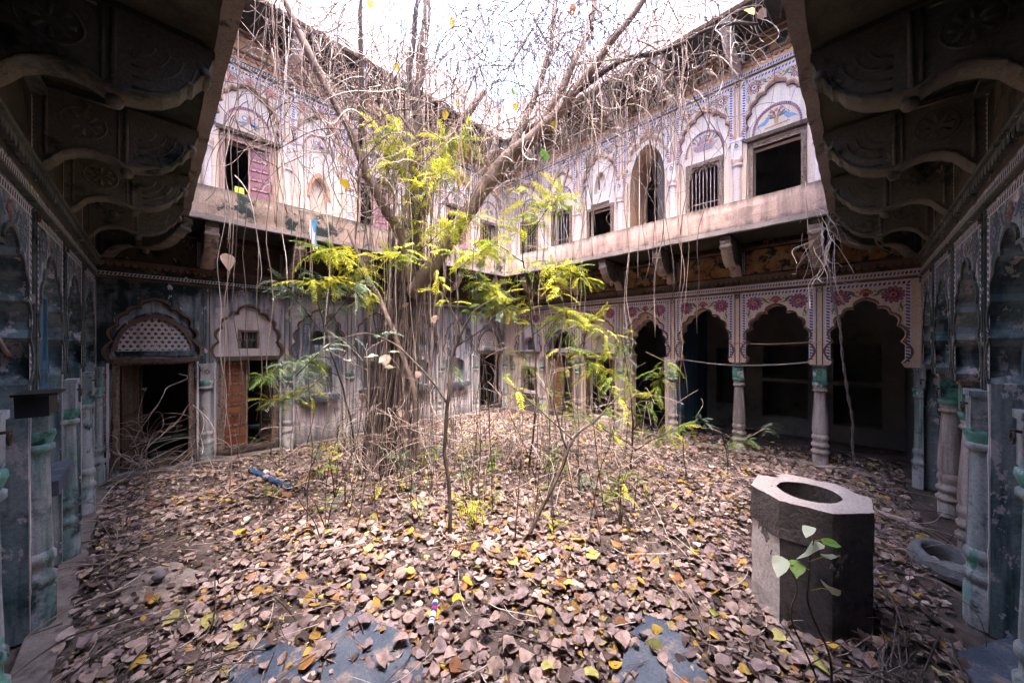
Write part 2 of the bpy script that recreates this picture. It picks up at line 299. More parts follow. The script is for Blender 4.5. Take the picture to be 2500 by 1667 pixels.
def rough_box(mb, x0, x1, y0, y1, z0, z1, m, step=0.12, amp=0.008, freq=6.0, mtop=None, seed=0.0):
    """a box with a worn, uneven skin: subdivided faces pushed about by noise, rounded edges"""
    nx = max(1, int((x1 - x0) / step)); ny = max(1, int((y1 - y0) / step)); nz_ = max(1, int((z1 - z0) / step))
    idx = {}; vs = []
    def vert(i, j, k):
        if (i, j, k) in idx: return idx[(i, j, k)]
        p = Vector((x0 + (x1 - x0) * i / nx, y0 + (y1 - y0) * j / ny, z0 + (z1 - z0) * k / nz_))
        q = p + Vector((seed, seed * 2, 0))
        d = Vector((nz(q, freq), nz(q + Vector((7, 3, 1)), freq), nz(q + Vector((1, 9, 5)), freq))) * amp
        e = (i in (0, nx)) + (j in (0, ny)) + (k in (0, nz_))
        if e > 1:
            cpt = Vector(((x0 + x1) / 2, (y0 + y1) / 2, (z0 + z1) / 2)); v = cpt - p
            d += Vector((math.copysign(1, v.x) if i in (0, nx) else 0, math.copysign(1, v.y) if j in (0, ny) else 0, math.copysign(1, v.z) if k in (0, nz_) else 0)) * amp * 0.7
        idx[(i, j, k)] = len(vs); vs.append(p + d); return idx[(i, j, k)]
    f = []; ft = []
    for i in range(nx):
        for j in range(ny):
            f.append((vert(i, j, 0), vert(i, j + 1, 0), vert(i + 1, j + 1, 0), vert(i + 1, j, 0)))
            ft.append((vert(i, j, nz_), vert(i + 1, j, nz_), vert(i + 1, j + 1, nz_), vert(i, j + 1, nz_)))
    for i in range(nx):
        for k in range(nz_):
            f.append((vert(i, 0, k), vert(i + 1, 0, k), vert(i + 1, 0, k + 1), vert(i, 0, k + 1)))
            f.append((vert(i, ny, k), vert(i, ny, k + 1), vert(i + 1, ny, k + 1), vert(i + 1, ny, k)))
    for j in range(ny):
        for k in range(nz_):
            f.append((vert(0, j, k), vert(0, j, k + 1), vert(0, j + 1, k + 1), vert(0, j + 1, k)))
            f.append((vert(nx, j, k), vert(nx, j + 1, k), vert(nx, j + 1, k + 1), vert(nx, j, k + 1)))
    mb.add(vs, f, m); mb.add(vs, ft, mtop or m)

# ------------------------------------------------------------------ the haveli: four wings round the court
XC, YB, XA, YD = 7.65, 7.80, -0.60, -0.65      # faces of the wings
PROJ = 0.90                                     # gallery overhang
LOW = dict(zb=0.0, zl=1.78, za=2.69, zt=2.95, imp=1.66, cap=1.29)
UPP = dict(zb=3.98, zl=5.77, za=6.64, zt=6.88, imp=5.79, cap=5.35)

def arch_pts(xc, hw, zs, za, nodes=(80, 58, 37, 17, 0), bulge=0.27, seg=5):
    a = hw - 0.028; b = (za - zs) * 0.865
    right = [(a * math.cos(R(t)) ** .62, b * math.sin(R(t)) ** .80) for t in nodes]
    pts = []
    for p0, p1 in zip(right[:-1], right[1:]):        # from the top lobe down to the spring
        dx, dz = p1[0] - p0[0], p1[1] - p0[1]; nx, nz_ = -dz, dx
        if nx * (p0[0] + p1[0]) < 0: nx, nz_ = -nx, -nz_
        for i in range(seg):
            t = i / seg; k = 4 * t * (1 - t) * bulge
            pts.append((p0[0] + dx * t + nx * k, p0[1] + dz * t + nz_ * k))
    pts.append(right[-1])
    x0, z0 = right[0]; top = []
    for i in range(seg + 1):                          # top lobe with a small point
        t = i / seg; top.append((x0 * (1 - t) + x0 * 0.55 * math.sin(PI * t) * (1 - t), z0 + (za - zs - z0) * (1 - (1 - t) ** 1.7)))
    top[-1] = (0.0, za - zs)
    half = list(reversed(top)) + pts[1:]              # apex ... right spring
    left = [(-x, z) for x, z in reversed(half)]
    full = left + half[1:]
    return [(xc + x, zs + z) for x, z in full]        # left spring ... right spring
def scale_pts(pts, xc, zs, kx, kz): return [(xc + (x - xc) * kx, zs + (z - zs) * kz) for x, z in pts]
def pointed(xc, hw, zs, za, n=8):
    r = []
    for i in range(n + 1):
        t = i / n; r.append((xc + hw * math.cos(t * PI / 2) ** 0.85, zs + (za - zs) * math.sin(t * PI / 2) ** 1.0 * (0.90 + 0.10 * t ** 3)))
    l = [(2 * xc - x, z) for x, z in r]
    return l + list(reversed(r))[1:]

# -- flat painted ornament, shared meshes (x,z plane, a few mm proud)
def petal(mb, ang, r0, r1, wd, y, m, cx=0, cz=0):
    ca, sa = math.cos(ang), math.sin(ang); pr = [(0, .25), (.35, .85), (.7, 1.0), (.92, .6), (1, 0)]
    l = [(r0 + (r1 - r0) * t, wd * k) for t, k in pr]; o = l + [(u, -v) for u, v in reversed(l[:-1])]
    mb.add([(cx + u * ca - v * sa, y, cz + u * sa + v * ca) for u, v in o], [tuple(range(len(o)))], m)
def disc(mb, r, y, m, cx=0, cz=0, n=14, sq=1.0):
    mb.add([(cx + r * math.cos(2 * PI * i / n), y, cz + sq * r * math.sin(2 * PI * i / n)) for i in range(n)], [tuple(range(n))], m)
def rosette(cp, co, cc, n=12):
    mb = MB()
    for i in range(n):
        a = 2 * PI * i / n + 0.1
        if co: petal(mb, a, 0.3, 1.06, 0.20, 0.0, co)
        petal(mb, a, 0.36, 0.98, 0.15, -0.0015, cp); petal(mb, a, 0.5, 0.86, 0.055, -0.0028, cc)
    disc(mb, 0.40, -0.0035, cp); disc(mb, 0.32, -0.0048, cc); disc(mb, 0.17, -0.006, cp)
    return mb.mesh('painted_flower')
def lotus(cp, cc):
    mb = MB()
    for i, a in enumerate((20, 45, 70, 90, 110, 135, 160)):
        petal(mb, R(a), 0.0, 1.0, 0.2, -0.001 * (i % 2), cp, 0, -0.5); petal(mb, R(a), 0.3, 0.8, 0.07, -0.003, cc, 0, -0.5)
    for a in (215, 270, 325): petal(mb, R(a), 0.0, 0.45, 0.16, -0.002, cp, 0, -0.45)
    disc(mb, 0.22, -0.004, cp, 0, -0.45)
    return mb.mesh('painted_lotus')
def swirl(cg, cd):
    mb = MB()
    cl = [(-0.9, -0.55), (-0.55, -0.62), (-0.15, -0.35), (0.1, 0.05), (0.35, 0.4), (0.72, 0.45), (0.85, 0.15), (0.66, 0.02)]
    wd = [0.03, 0.10, 0.2, 0.24, 0.22, 0.16, 0.11, 0.03]
    L, Rr = [], []
    for i, (x, z) in enumerate(cl):
        x0, z0 = cl[max(i - 1, 0)]; x1, z1 = cl[min(i + 1, len(cl) - 1)]; d = math.hypot(x1 - x0, z1 - z0); nx, nz_ = -(z1 - z0) / d, (x1 - x0) / d
        k = wd[i] * (1.25 if i % 2 else 0.85); L.append((x + nx * k, 0, z + nz_ * k)); Rr.append((x - nx * wd[i], 0, z - nz_ * wd[i]))
    n = len(cl); mb.add(L + Rr, [(i, i + 1, n + i + 1, n + i) for i in range(n - 1)], cg)
    mb.add([(x * 0.98, -0.0015, z * 0.98 + 0.02) for x, z in cl] + [(x * 0.94 + 0.03, -0.0015, z * 0.9) for x, z in cl], [(i, i + 1, n + i + 1, n + i) for i in range(1, n - 2)], cd)
    for (x, z, a) in ((-0.75, -0.3, 100), (-0.3, 0.12, 150), (0.15, -0.5, 330)): petal(mb, R(a), 0, 0.4, 0.12, -0.001, cg, x, z)
    return mb.mesh('painted_leaf')
ORN = {
    'bright': dict(rose=rosette('paint_maroon', 'paint_blue', 'paint_pink'), lot=lotus('paint_maroon', 'paint_pink'), leaf=swirl('paint_green', 'paint_grey'), rope='paint_blue'),
    'upper': dict(rose=rosette('paint_maroon', None, 'paint_white', 13), lot=lotus('paint_red_faded', 'paint_white'), leaf=swirl('paint_green', 'paint_white'), rope='paint_blue'),
    'faded': dict(rose=rosette('paint_red_faded', None, 'paint_pink', 11), lot=lotus('paint_red_faded', 'paint_pink'), leaf=swirl('paint_grey', 'paint_green'), rope='paint_blue'),
    'dim': dict(rose=rosette('paint_dim', None, 'paint_grey'), lot=lotus('paint_maroon', 'paint_grey'), leaf=swirl('paint_dim', 'paint_grey'), rope='paint_dim'),
}
def rope_strip(mb, x0, z0, x1, z1, wd, blue, y):
    L = math.hypot(x1 - x0, z1 - z0); ux, uz = (x1 - x0) / L, (z1 - z0) / L; px, pz = -uz, ux
    def pt(u, v, yy): return (x0 + ux * u + px * v, yy, z0 + uz * u + pz * v)
    mb.add([pt(0, -wd / 2, y), pt(L, -wd / 2, y), pt(L, wd / 2, y), pt(0, wd / 2, y)], [(0, 1, 2, 3)], 'paint_white')
    n = int(L / (wd * 0.8)); st = L / n
    for i in range(n):
        a = i * st + st * 0.12; b = a + st * 0.62; k = st * 0.3
        mb.add([pt(a, -wd * .36, y - .0015), pt(b, -wd * .40, y - .0015), pt(min(b + k, L), wd * .38, y - .0015), pt(a + k, wd * .34, y - .0015)], [(0, 1, 2, 3)], blue)

# -- shared carved pieces
def bracket_mesh(mat, lip):
    top = 0.0
    prof = [(0, -.56), (.05, -.57), (.09, -.52), (.13, -.46), (.19, -.42), (.27, -.40), (.35, -.415), (.41, -.45), (.47, -.45), (.55, -.435),
            (.63, -.40), (.70, -.34), (.735, -.28), (.76, -.27), (.785, -.22), (.80, -.20), (.83, -.15), (.845, -.08), (.86, -.06), (.86, 0), (0, 0)]
    mb = MB(); t = 0.072
    for (u, z), (u2, z2) in zip(prof[:-3], prof[1:-2]):         # rolled lip under the belly
        mb.add([(-t * 1.14, -u, z - .004), (t * 1.14, -u, z - .004), (t * 1.14, -u2, z2 - .004), (-t * 1.14, -u2, z2 - .004), (-t * 1.14, -u, z + .022), (t * 1.14, -u, z + .022), (t * 1.14, -u2, z2 + .022), (-t * 1.14, -u2, z2 + .022)],
               [(0, 1, 2, 3), (4, 7, 6, 5), (0, 3, 7, 4), (1, 5, 6, 2)], lip, True)
    tri = tessellate_polygon([[Vector((u, z, 0)) for u, z in prof]])
    for s in (-1, 1): mb.add([(s * t, -u, z) for u, z in prof], tri, mat)
    n = len(prof); mb.add([(-t, -u, z) for u, z in prof] + [(t, -u, z) for u, z in prof], [(i, (i + 1) % n, n + (i + 1) % n, n + i) for i in range(n)], mat)
    for s in (-1, 1):                                            # raised ribs of the carved fan
        for k in range(4):
            rr = .10 + .06 * k; pts = [(s * t, -(.50 + rr * math.cos(a) * 1.0), -.12 - rr * math.sin(a)) for a in [R(8 + 16 * i) for i in range(6)]]
            pts = [q for q in pts if q[2] > -.42 and -q[1] < .80]
            if len(pts) > 2: mb.tube(pts, .009, 4, mat)
        mb.tube([(s * t, -.44, -.02), (s * t, -.44, -.43)], .016, 4, mat); mb.tube([(s * t, -.40, -.02), (s * t, -.40, -.42)], .01, 4, mat)
        mb.tube([(s * t, -.06, -.03), (s * t, -.38, -.03)], .012, 4, mat); mb.tube([(s * t, -.06, -.03), (s * t, -.06, -.5)], .012, 4, mat)
    return mb.mesh('bracket')
def pendant_mesh(m):
    mb = MB(); mb.lathe([(.0, -.075), (.03, -.07), (.045, -.045), (.05, -.02), (.035, .0), (.05, .02), (.05, .05)], (0, 0, 0), 10, m); return mb.mesh('pendant')
def boss_mesh(m):
    mb = MB()
    for i in range(8):
        a = 2 * PI * i / 8; mb.tube([(0, .03 * math.cos(a), .03 * math.sin(a)), (0, .085 * math.cos(a), .085 * math.sin(a))], [.007, .017], 4, m)
    ring = [(0, .11 * math.cos(2 * PI * i / 18), .11 * math.sin(2 * PI * i / 18)) for i in range(19)]
    mb.tube(ring, .008, 4, m, cap=False); return mb.mesh('carved_boss')
BR = {k: (bracket_mesh(a, b), pendant_mesh(b), boss_mesh(a)) for k, a, b in (('dark', 'bracket_stone', 'bracket_stone'), ('pale', 'bracket_stone', 'bracket_pale'))}
def bracket(W, x, z, kind='dark', rz=0.0, sc=1.0, y=0.0, detail=True):
    me, pm, bm = BR[kind]
    b = inst('bracket', me, W, (x, y, z), (0, 0, rz), (1, sc, 1))
    inst('pendant', pm, b, (0, -.44, -.455), (0, 0, 0), (.8, .8 / sc, .85))
    if detail:
        for s in (-1, 1): inst('carved_boss', bm, b, (s * .074, -.23, -.21))
    inst('tip_scroll', TIP if kind == 'dark' else TIPP, b, (0, -.815, -.16))
    return b
tm = MB(); tm.tube([(-.085, 0, 0), (-.03, 0, 0), (.03, 0, 0), (.085, 0, 0)], [.028, .036, .036, .028], 9, 'bracket_stone'); TIP = tm.mesh('tip_scroll')
tm = MB(); tm.tube([(-.09, 0, 0), (-.03, 0, 0), (.03, 0, 0), (.09, 0, 0)], [.03, .038, .038, .03], 9, 'bracket_pale'); TIPP = tm.mesh('tip_scroll')

def column_mesh():
    a = MB(); a.lathe([(.105, 0), (.105, .16), (.095, .17), (.12, .19), (.125, .22), (.10, .25), (.092, .28), (.115, .30), (.12, .335), (.10, .36), (.095, .40), (.112, .43), (.112, .47), (.096, .50)], (0, 0, 0), 16, 'column_stone')
    b = MB(); b.lathe([(.098, .50), (.108, .56), (.104, .70), (.095, .85), (.086, 1.0), (.078, 1.16), (.076, 1.22)], (0, 0, 0), 16, 'column_stone', 0.10)
    b.lathe([(.076, 1.20), (.098, 1.215), (.098, 1.24), (.08, 1.25), (.09, 1.27), (.09, 1.29)], (0, 0, 0), 16, 'column_stone')
    c = MB(); c.lathe([(.085, 1.285), (.10, 1.31), (.108, 1.36), (.0, 1.385)], (0, 0, 0), 16, 'copper_green')
    c.box(-.088, .088, -.088, .088, 1.375, 1.62, 'copper_green'); c.box(-.10, .10, -.10, .10, 1.62, 1.665, 'column_stone')
    return a.mesh('base'), b.mesh('shaft'), c.mesh('capital')
COL = column_mesh()
def pilaster_mesh(ms, mc, z0, zc, zi, full):
    a = MB(); h = zc - z0
    pr = [(.10, 0), (.10, .28), (.085, .30), (.105, .33), (.105, .37), (.085, .39), (.085, .46), (.10, .48), (.10, .52), (.08, .55)]
    if not full: pr = [(.08, 0), (.08, .3)]
    a.lathe(pr, (0, 0, z0), 12, ms, 0, PI, 2 * PI)
    z1 = z0 + pr[-1][1]
    b = MB(); b.lathe([(.086, z1), (.086, z1 + .05), (.078, z1 + .3), (.072, zc - .03)], (0, 0, 0), 14, ms, 0.12, PI, 2 * PI)
    b.lathe([(.075, zc - .05), (.095, zc - .03), (.095, zc), (.078, zc + .01)], (0, 0, 0), 12, ms, 0, PI, 2 * PI)
    c = MB(); c.lathe([(.075, zc), (.100, zc + .07), (.096, zc + .10), (.0, zc + .112)], (0, 0, 0), 12, mc, 0, PI, 2 * PI)
    c.box(-.085, .085, -.075, .02, zc + .105, zi - .03, ms); c.box(-.10, .10, -.085, .02, zi - .03, zi + .012, ms)
    return a.mesh('base'), b.mesh('shaft'), c.mesh('capital')
PIL = {'low_worn': pilaster_mesh('pilaster_worn', 'copper_green', 0, LOW['cap'], LOW['imp'], True),
       'low_stone': pilaster_mesh('column_stone', 'copper_green', 0, LOW['cap'], LOW['imp'], True),
       'low_teal': pilaster_mesh('pilaster_teal', 'copper_green', 0, LOW['cap'], LOW['imp'], True),
       'upp': pilaster_mesh('column_white', 'capital_pink', UPP['zb'], UPP['cap'], UPP['imp'], False)}
def three(name, meshes, W, x, y):
    c = inst(name, meshes[1], W, (x, y, 0)); inst('base', meshes[0], c); inst('capital', meshes[2], c); return c
rm = MB(); rm.tube([(.03 * math.cos(2 * PI * i / 10), -.012, .03 * math.sin(2 * PI * i / 10)) for i in range(11)], .006, 5, 'iron', cap=False)
rm.tube([(0, .02, .03), (0, -.02, .035)], .008, 5, 'iron'); RING = rm.mesh('iron_ring')
st = MB(); st.lathe([(.012, 0), (.009, .006), (0, .009)], (0, 0, 0), 6, 'iron'); STUD = st.mesh('stud')

# -- doors, windows, screens
def carved_frame(W, name, x0, x1, z0, z1, y, wood, wd=.07, sill=False, proud=.03):
    """outer frame of an opening: two jambs, head, with a beaded inner fillet"""
    mb = MB()
    mb.box(x0 - wd, x0, y - proud, y + .08, z0, z1 + wd, wood); mb.box(x1, x1 + wd, y - proud, y + .08, z0, z1 + wd, wood)
    mb.box(x0, x1, y - proud, y + .08, z1, z1 + wd, wood)
    k = .018
    mb.box(x0 - wd * .45, x0 - wd * .45 + k, y - proud - .012, y - proud, z0, z1 + wd * .4, wood); mb.box(x1 + wd * .45 - k, x1 + wd * .45, y - proud - .012, y - proud, z0, z1 + wd * .4, wood)
    n = int((z1 - z0) / .045)
    for i in range(n):
        zz = z0 + (i + .5) * (z1 - z0) / n
        for xx in (x0 - wd * .8, x1 + wd * .8): mb.lathe([(.012, -.004), (.009, .006), (0, .010)], (xx, y - proud, zz), 4, wood) if False else mb.box(xx - .010, xx + .010, y - proud - .009, y - proud, zz - .013, zz + .013, wood)
    n = int((x1 - x0) / .05)
    for i in range(n):
        xx = x0 + (i + .5) * (x1 - x0) / n; mb.box(xx - .015, xx + .015, y - proud - .009, y - proud, z1 + wd * .55, z1 + wd * .85, wood)
    if sill: mb.box(x0 - wd, x1 + wd, y - .06, y + .08, z0 - .05, z0, wood)
    return mb.build(name, W)
def door_leaf(D, hinge, wd, z0, z1, y, ang, mpanel, mframe, n=8, side=1, off=.05):
    """one leaf hung at x=hinge, panels between studded battens; turned ang about its hinge"""
    mb = MB(); e = .03
    mb.box(0, wd, 0, .03, z0, z1, mframe)
    leaf = inst('door_leaf', mb.mesh('door_leaf'), D, (hinge, y + off, 0), (0, 0, ang), (side, 1, 1))
    hgt = (z1 - z0 - 2 * e) / n
    pm = MB(); pm.box(e, wd - e, -.012, -.001, .022, hgt - .022, mpanel); pm.box(e * 1.9, wd - 1.9 * e, -.02, -.012, .045, hgt - .045, mpanel); pme = pm.mesh('panel')
    bm = MB(); bm.box(.004, wd - .004, -.026, -.001, -.018, .018, mframe)
    for k in range(4): xx = wd * (k + .5) / 4; bm.box(xx - .009, xx + .009, -.036, -.026, -.009, .009, 'iron')
    bme = bm.mesh('batten')
    for i in range(n):
        inst('panel', pme, leaf, (0, 0, z0 + e + i * hgt)); inst('batten', bme, leaf, (0, 0, z0 + e + i * hgt))
    inst('batten', bme, leaf, (0, 0, z1 - e))
    vb = MB(); vb.box(wd - .028, wd, -.030, -.001, z0, z1, mframe); vb.box(0, .028, -.030, -.001, z0, z1, mframe); vb.build('stile', leaf)
    inst('iron_ring', RING, leaf, (wd * .5, -.035, z0 + (z1 - z0) * .36))
    return leaf
def bars(Wn, x0, x1, z0, z1, y, n=7, m='iron_bar', r=.009):
    b = MB(); b.tube([(0, 0, z0), (0, 0, z1)], r, 6, m); me = b.mesh('bar')
    for i in range(n): inst('bar', me, Wn, (x0 + (x1 - x0) * (i + .5) / n, y, 0))
    c = MB(); c.box(x0, x1, y - .008, y + .008, z0 + (z1 - z0) * .5 - .01, z0 + (z1 - z0) * .5 + .01, m); c.build('cross_bar', Wn)
def clip_seg(p, q, poly):
    """the pieces of segment pq that lie inside poly"""
    ts = [0.0, 1.0]; n = len(poly)
    for i in range(n):
        a, b = poly[i], poly[(i + 1) % n]; r = (q[0] - p[0], q[1] - p[1]); s = (b[0] - a[0], b[1] - a[1]); d = r[0] * s[1] - r[1] * s[0]
        if abs(d) < 1e-12: continue
        t = ((a[0] - p[0]) * s[1] - (a[1] - p[1]) * s[0]) / d; u = ((a[0] - p[0]) * r[1] - (a[1] - p[1]) * r[0]) / d
        if 0 < t < 1 and 0 <= u < 1: ts.append(t)
    ts.sort(); res = []
    for t0, t1 in zip(ts[:-1], ts[1:]):
        m = (t0 + t1) / 2; x, z = p[0] + (q[0] - p[0]) * m, p[1] + (q[1] - p[1]) * m; ins = False
        for i in range(n):
            (xa, za), (xb, zb) = poly[i], poly[(i + 1) % n]
            if (za > z) != (zb > z) and x < xa + (z - za) / (zb - za) * (xb - xa): ins = not ins
        if ins and t1 - t0 > 1e-3: res.append(((p[0] + (q[0] - p[0]) * t0, p[1] + (q[1] - p[1]) * t0), (p[0] + (q[0] - p[0]) * t1, p[1] + (q[1] - p[1]) * t1)))
    return res
def jali(W, outline, y, m, s=.062, wd=.017):
    """pierced stone screen: three families of bars cross into six-pointed stars"""
    xs = [p[0] for p in outline]; zs = [p[1] for p in outline]; cx, cz = sum(xs) / len(xs), min(zs); ext = max(max(xs) - min(xs), max(zs) - min(zs)) * 1.2
    mb = MB()
    for fam, ang in enumerate((0, 60, 120)):
        ux, uz = math.cos(R(ang)), math.sin(R(ang)); px, pz = -uz, ux; n = int(ext / s) + 2
        for k in range(-n, n + 1):
            o = (k + .5) * s
            for a, b in clip_seg((cx + px * o - ux * ext, cz + pz * o - uz * ext), (cx + px * o + ux * ext, cz + pz * o + uz * ext), outline):
                h = wd / 2; yy = y + .002 * fam
                v = [(a[0] + px * h, yy, a[1] + pz * h), (b[0] + px * h, yy, b[1] + pz * h), (b[0] - px * h, yy, b[1] - pz * h), (a[0] - px * h, yy, a[1] - pz * h)]
                mb.add(v + [(q[0], q[1] + .03, q[2]) for q in v], [(0, 1, 2, 3), (0, 4, 5, 1), (2, 6, 7, 3), (1, 5, 6, 2), (0, 3, 7, 4)], m)
        # little bosses where bars cross
    for i in range(int((max(xs) - min(xs)) / s) + 1):
        for j in range(int((max(zs) - min(zs)) / (s * .866)) + 1):
            x = min(xs) + (i + .5 * (j % 2)) * s * 1.0; z = min(zs) + j * s * .866
            if clip_seg((x - .004, z), (x + .004, z + .001), outline): mb.add([(x - .014, y - .004, z), (x, y - .004, z - .014), (x + .014, y - .004, z), (x, y - .004, z + .014)], [(0, 1, 2, 3)], m)
    return mb.build('jali_screen', W)
def lunette(W, xc, hw, z0, z1, y, kind, rim='paint_blue'):
    """painted half-round panel with a moulded rim"""
    n = 16; arc = [(xc - hw * math.cos(PI * i / n), z0 + (z1 - z0) * math.sin(PI * i / n) ** .9) for i in range(n + 1)]
    inn = scale_pts(arc, xc, z0, .90, .90)
    mb = MB(); mb.prism(inn, y - .003, y, 'cream')
    L = mb.build('painted_lunette', W)
    rb = MB(); ring = arc + list(reversed(inn)); rb.prism(ring, y - .016, y, 'terracotta' if kind != 'blue' else 'terracotta')
    for i in range(n * 2):                                  # rope of dashes round the rim
        t = (i + .15) / (n * 2); t2 = (i + .7) / (n * 2)
        def q(tt, k): return (xc - hw * k * math.cos(PI * tt), y - .0185, z0 + (z1 - z0) * k * math.sin(PI * tt) ** .9)
        rb.add([q(t, .92), q(t2, .92), q(t2, .985), q(t, .985)], [(0, 1, 2, 3)], rim)
    rb.build('rim', L)
    rb = MB(); yb = y - .0055; h = z1 - z0
    if kind == 'basket':
        for i in range(7):
            wd = hw * (.40 + .05 * i); zz = z0 + h * (.12 + .045 * i); rb.add([(xc - wd, yb, zz), (xc + wd, yb, zz), (xc + wd, yb, zz + h * .03), (xc - wd, yb, zz + h * .03)], [(0, 1, 2, 3)], 'paint_sky' if i % 2 else 'paint_red_faded')
        for i, (dx, dz, m) in enumerate(((-.28, .5, 'paint_red_faded'), (-.08, .52, 'paint_pink'), (.13, .55, 'paint_red_faded'), (.32, .5, 'paint_pink'), (0, .66, 'paint_sky'), (-.18, .62, 'paint_sky'))):
            disc(rb, hw * .10, yb - .001 - .0006 * i, m, xc + dx * hw, z0 + dz * h, 12)
        for i in range(9): petal(rb, R(20 + 17 * i), 0.02, hw * .42, hw * .045, yb - .0004, 'paint_green' if i % 2 else 'paint_grey', xc + hw * .5 * math.cos(R(20 + 17 * i)), z0 + h * .5)
    elif kind == 'birds':
        for s in (-1, 1):
            c = xc + s * hw * .48; bz = z0 + h * .36
            rb.add([(c + s * hw * dx, yb, bz + h * dz) for dx, dz in ((-.22, .18), (-.12, .22), (.02, .08), (.2, .02), (.42, -.16), (.22, -.08), (-.02, -.10), (-.16, .02))], [tuple(range(8))], 'paint_sky')
            disc(rb, hw * .06, yb - .001, 'paint_sky', c - s * hw * .17, bz + h * .2, 10)
        rb.add([(xc - hw * .5, yb, z0 + h * .10), (xc + hw * .55, yb, z0 + h * .14), (xc + hw * .5, yb, z0 + h * .2), (xc - hw * .45, yb, z0 + h * .16)], [(0, 1, 2, 3)], 'terracotta')
        for i, (dx, dz) in enumerate(((-.12, .55), (.12, .58), (0, .74), (-.2, .72), (.2, .76))): disc(rb, hw * .085, yb - .001, 'paint_red_faded', xc + dx * hw, z0 + dz * h, 10)
        for a in (40, 70, 110, 140, 20, 160): petal(rb, R(a), .02, hw * .45, hw * .045, yb - .0005, 'paint_green', xc, z0 + h * .42)
        rb.add([(xc - hw * .07, yb, z0 + h * .2), (xc + hw * .07, yb, z0 + h * .2), (xc + hw * .10, yb, z0 + h * .45), (xc - hw * .10, yb, z0 + h * .45)], [(0, 1, 2, 3)], 'paint_ochre')
    else:
        disc(rb, hw * .13, yb, 'paint_sky', xc - hw * .16, z0 + h * .55, 14); disc(rb, hw * .13, yb, 'paint_sky', xc + hw * .2, z0 + h * .42, 14); disc(rb, hw * .07, yb - .001, 'paint_white', xc - hw * .16, z0 + h * .55, 12)
        rb.add([(xc - hw * .06, yb - .0015, z0 + h * .4), (xc + hw * .1, yb - .0015, z0 + h * .38), (xc + hw * .12, yb - .0015, z0 + h * .68), (xc - hw * .02, yb - .0015, z0 + h * .72)], [(0, 1, 2, 3)], 'paint_red_faded')
        for a in (200, 225, 320, 340): petal(rb, R(a), .02, hw * .5, hw * .06, yb, 'paint_grey', xc, z0 + h * .42)
    rb.build('painted_motif', L)
    return L

def ornament(W, x0, x1, lev, style, arch, hw, flowers=True):
    o = ORN[style]; zt = lev['zt']; xc = (x0 + x1) / 2; zl = lev['zl']; y = -.003
    mb = MB(); b = .058; e = .075
    rope_strip(mb, x0 + e, zt - .05, x1 - e, zt - .05, b, o['rope'], y)
    rope_strip(mb, x0 + e + b * .5, zl - .05, x0 + e + b * .5, zt - .075, b, o['rope'], y); rope_strip(mb, x1 - e - b * .5, zl - .05, x1 - e - b * .5, zt - .075, b, o['rope'], y)
    mb.build('painted_border', W)
    if not flowers: return
    s = (x1 - x0) / 1.17
    for d in (-1, 1):
        inst('painted_flower', o['rose'], W, (xc + d * .315 * s, y, zt - .215), (0, .3 * d, 0), (.122, 1, .122))
        inst('painted_leaf', o['leaf'], W, (xc + d * .155 * s, y, zt - .165), (0, 0, 0), (.095 * d, 1, .08))
        inst('painted_leaf', o['leaf'], W, (xc + d * .40 * s, y, zt - .40), (0, R(-70) * d, 0), (.085 * d, 1, .05))
    inst('painted_lotus', o['lot'], W, (xc, y, zt - .145), (0, 0, 0), (.085, 1, .095))

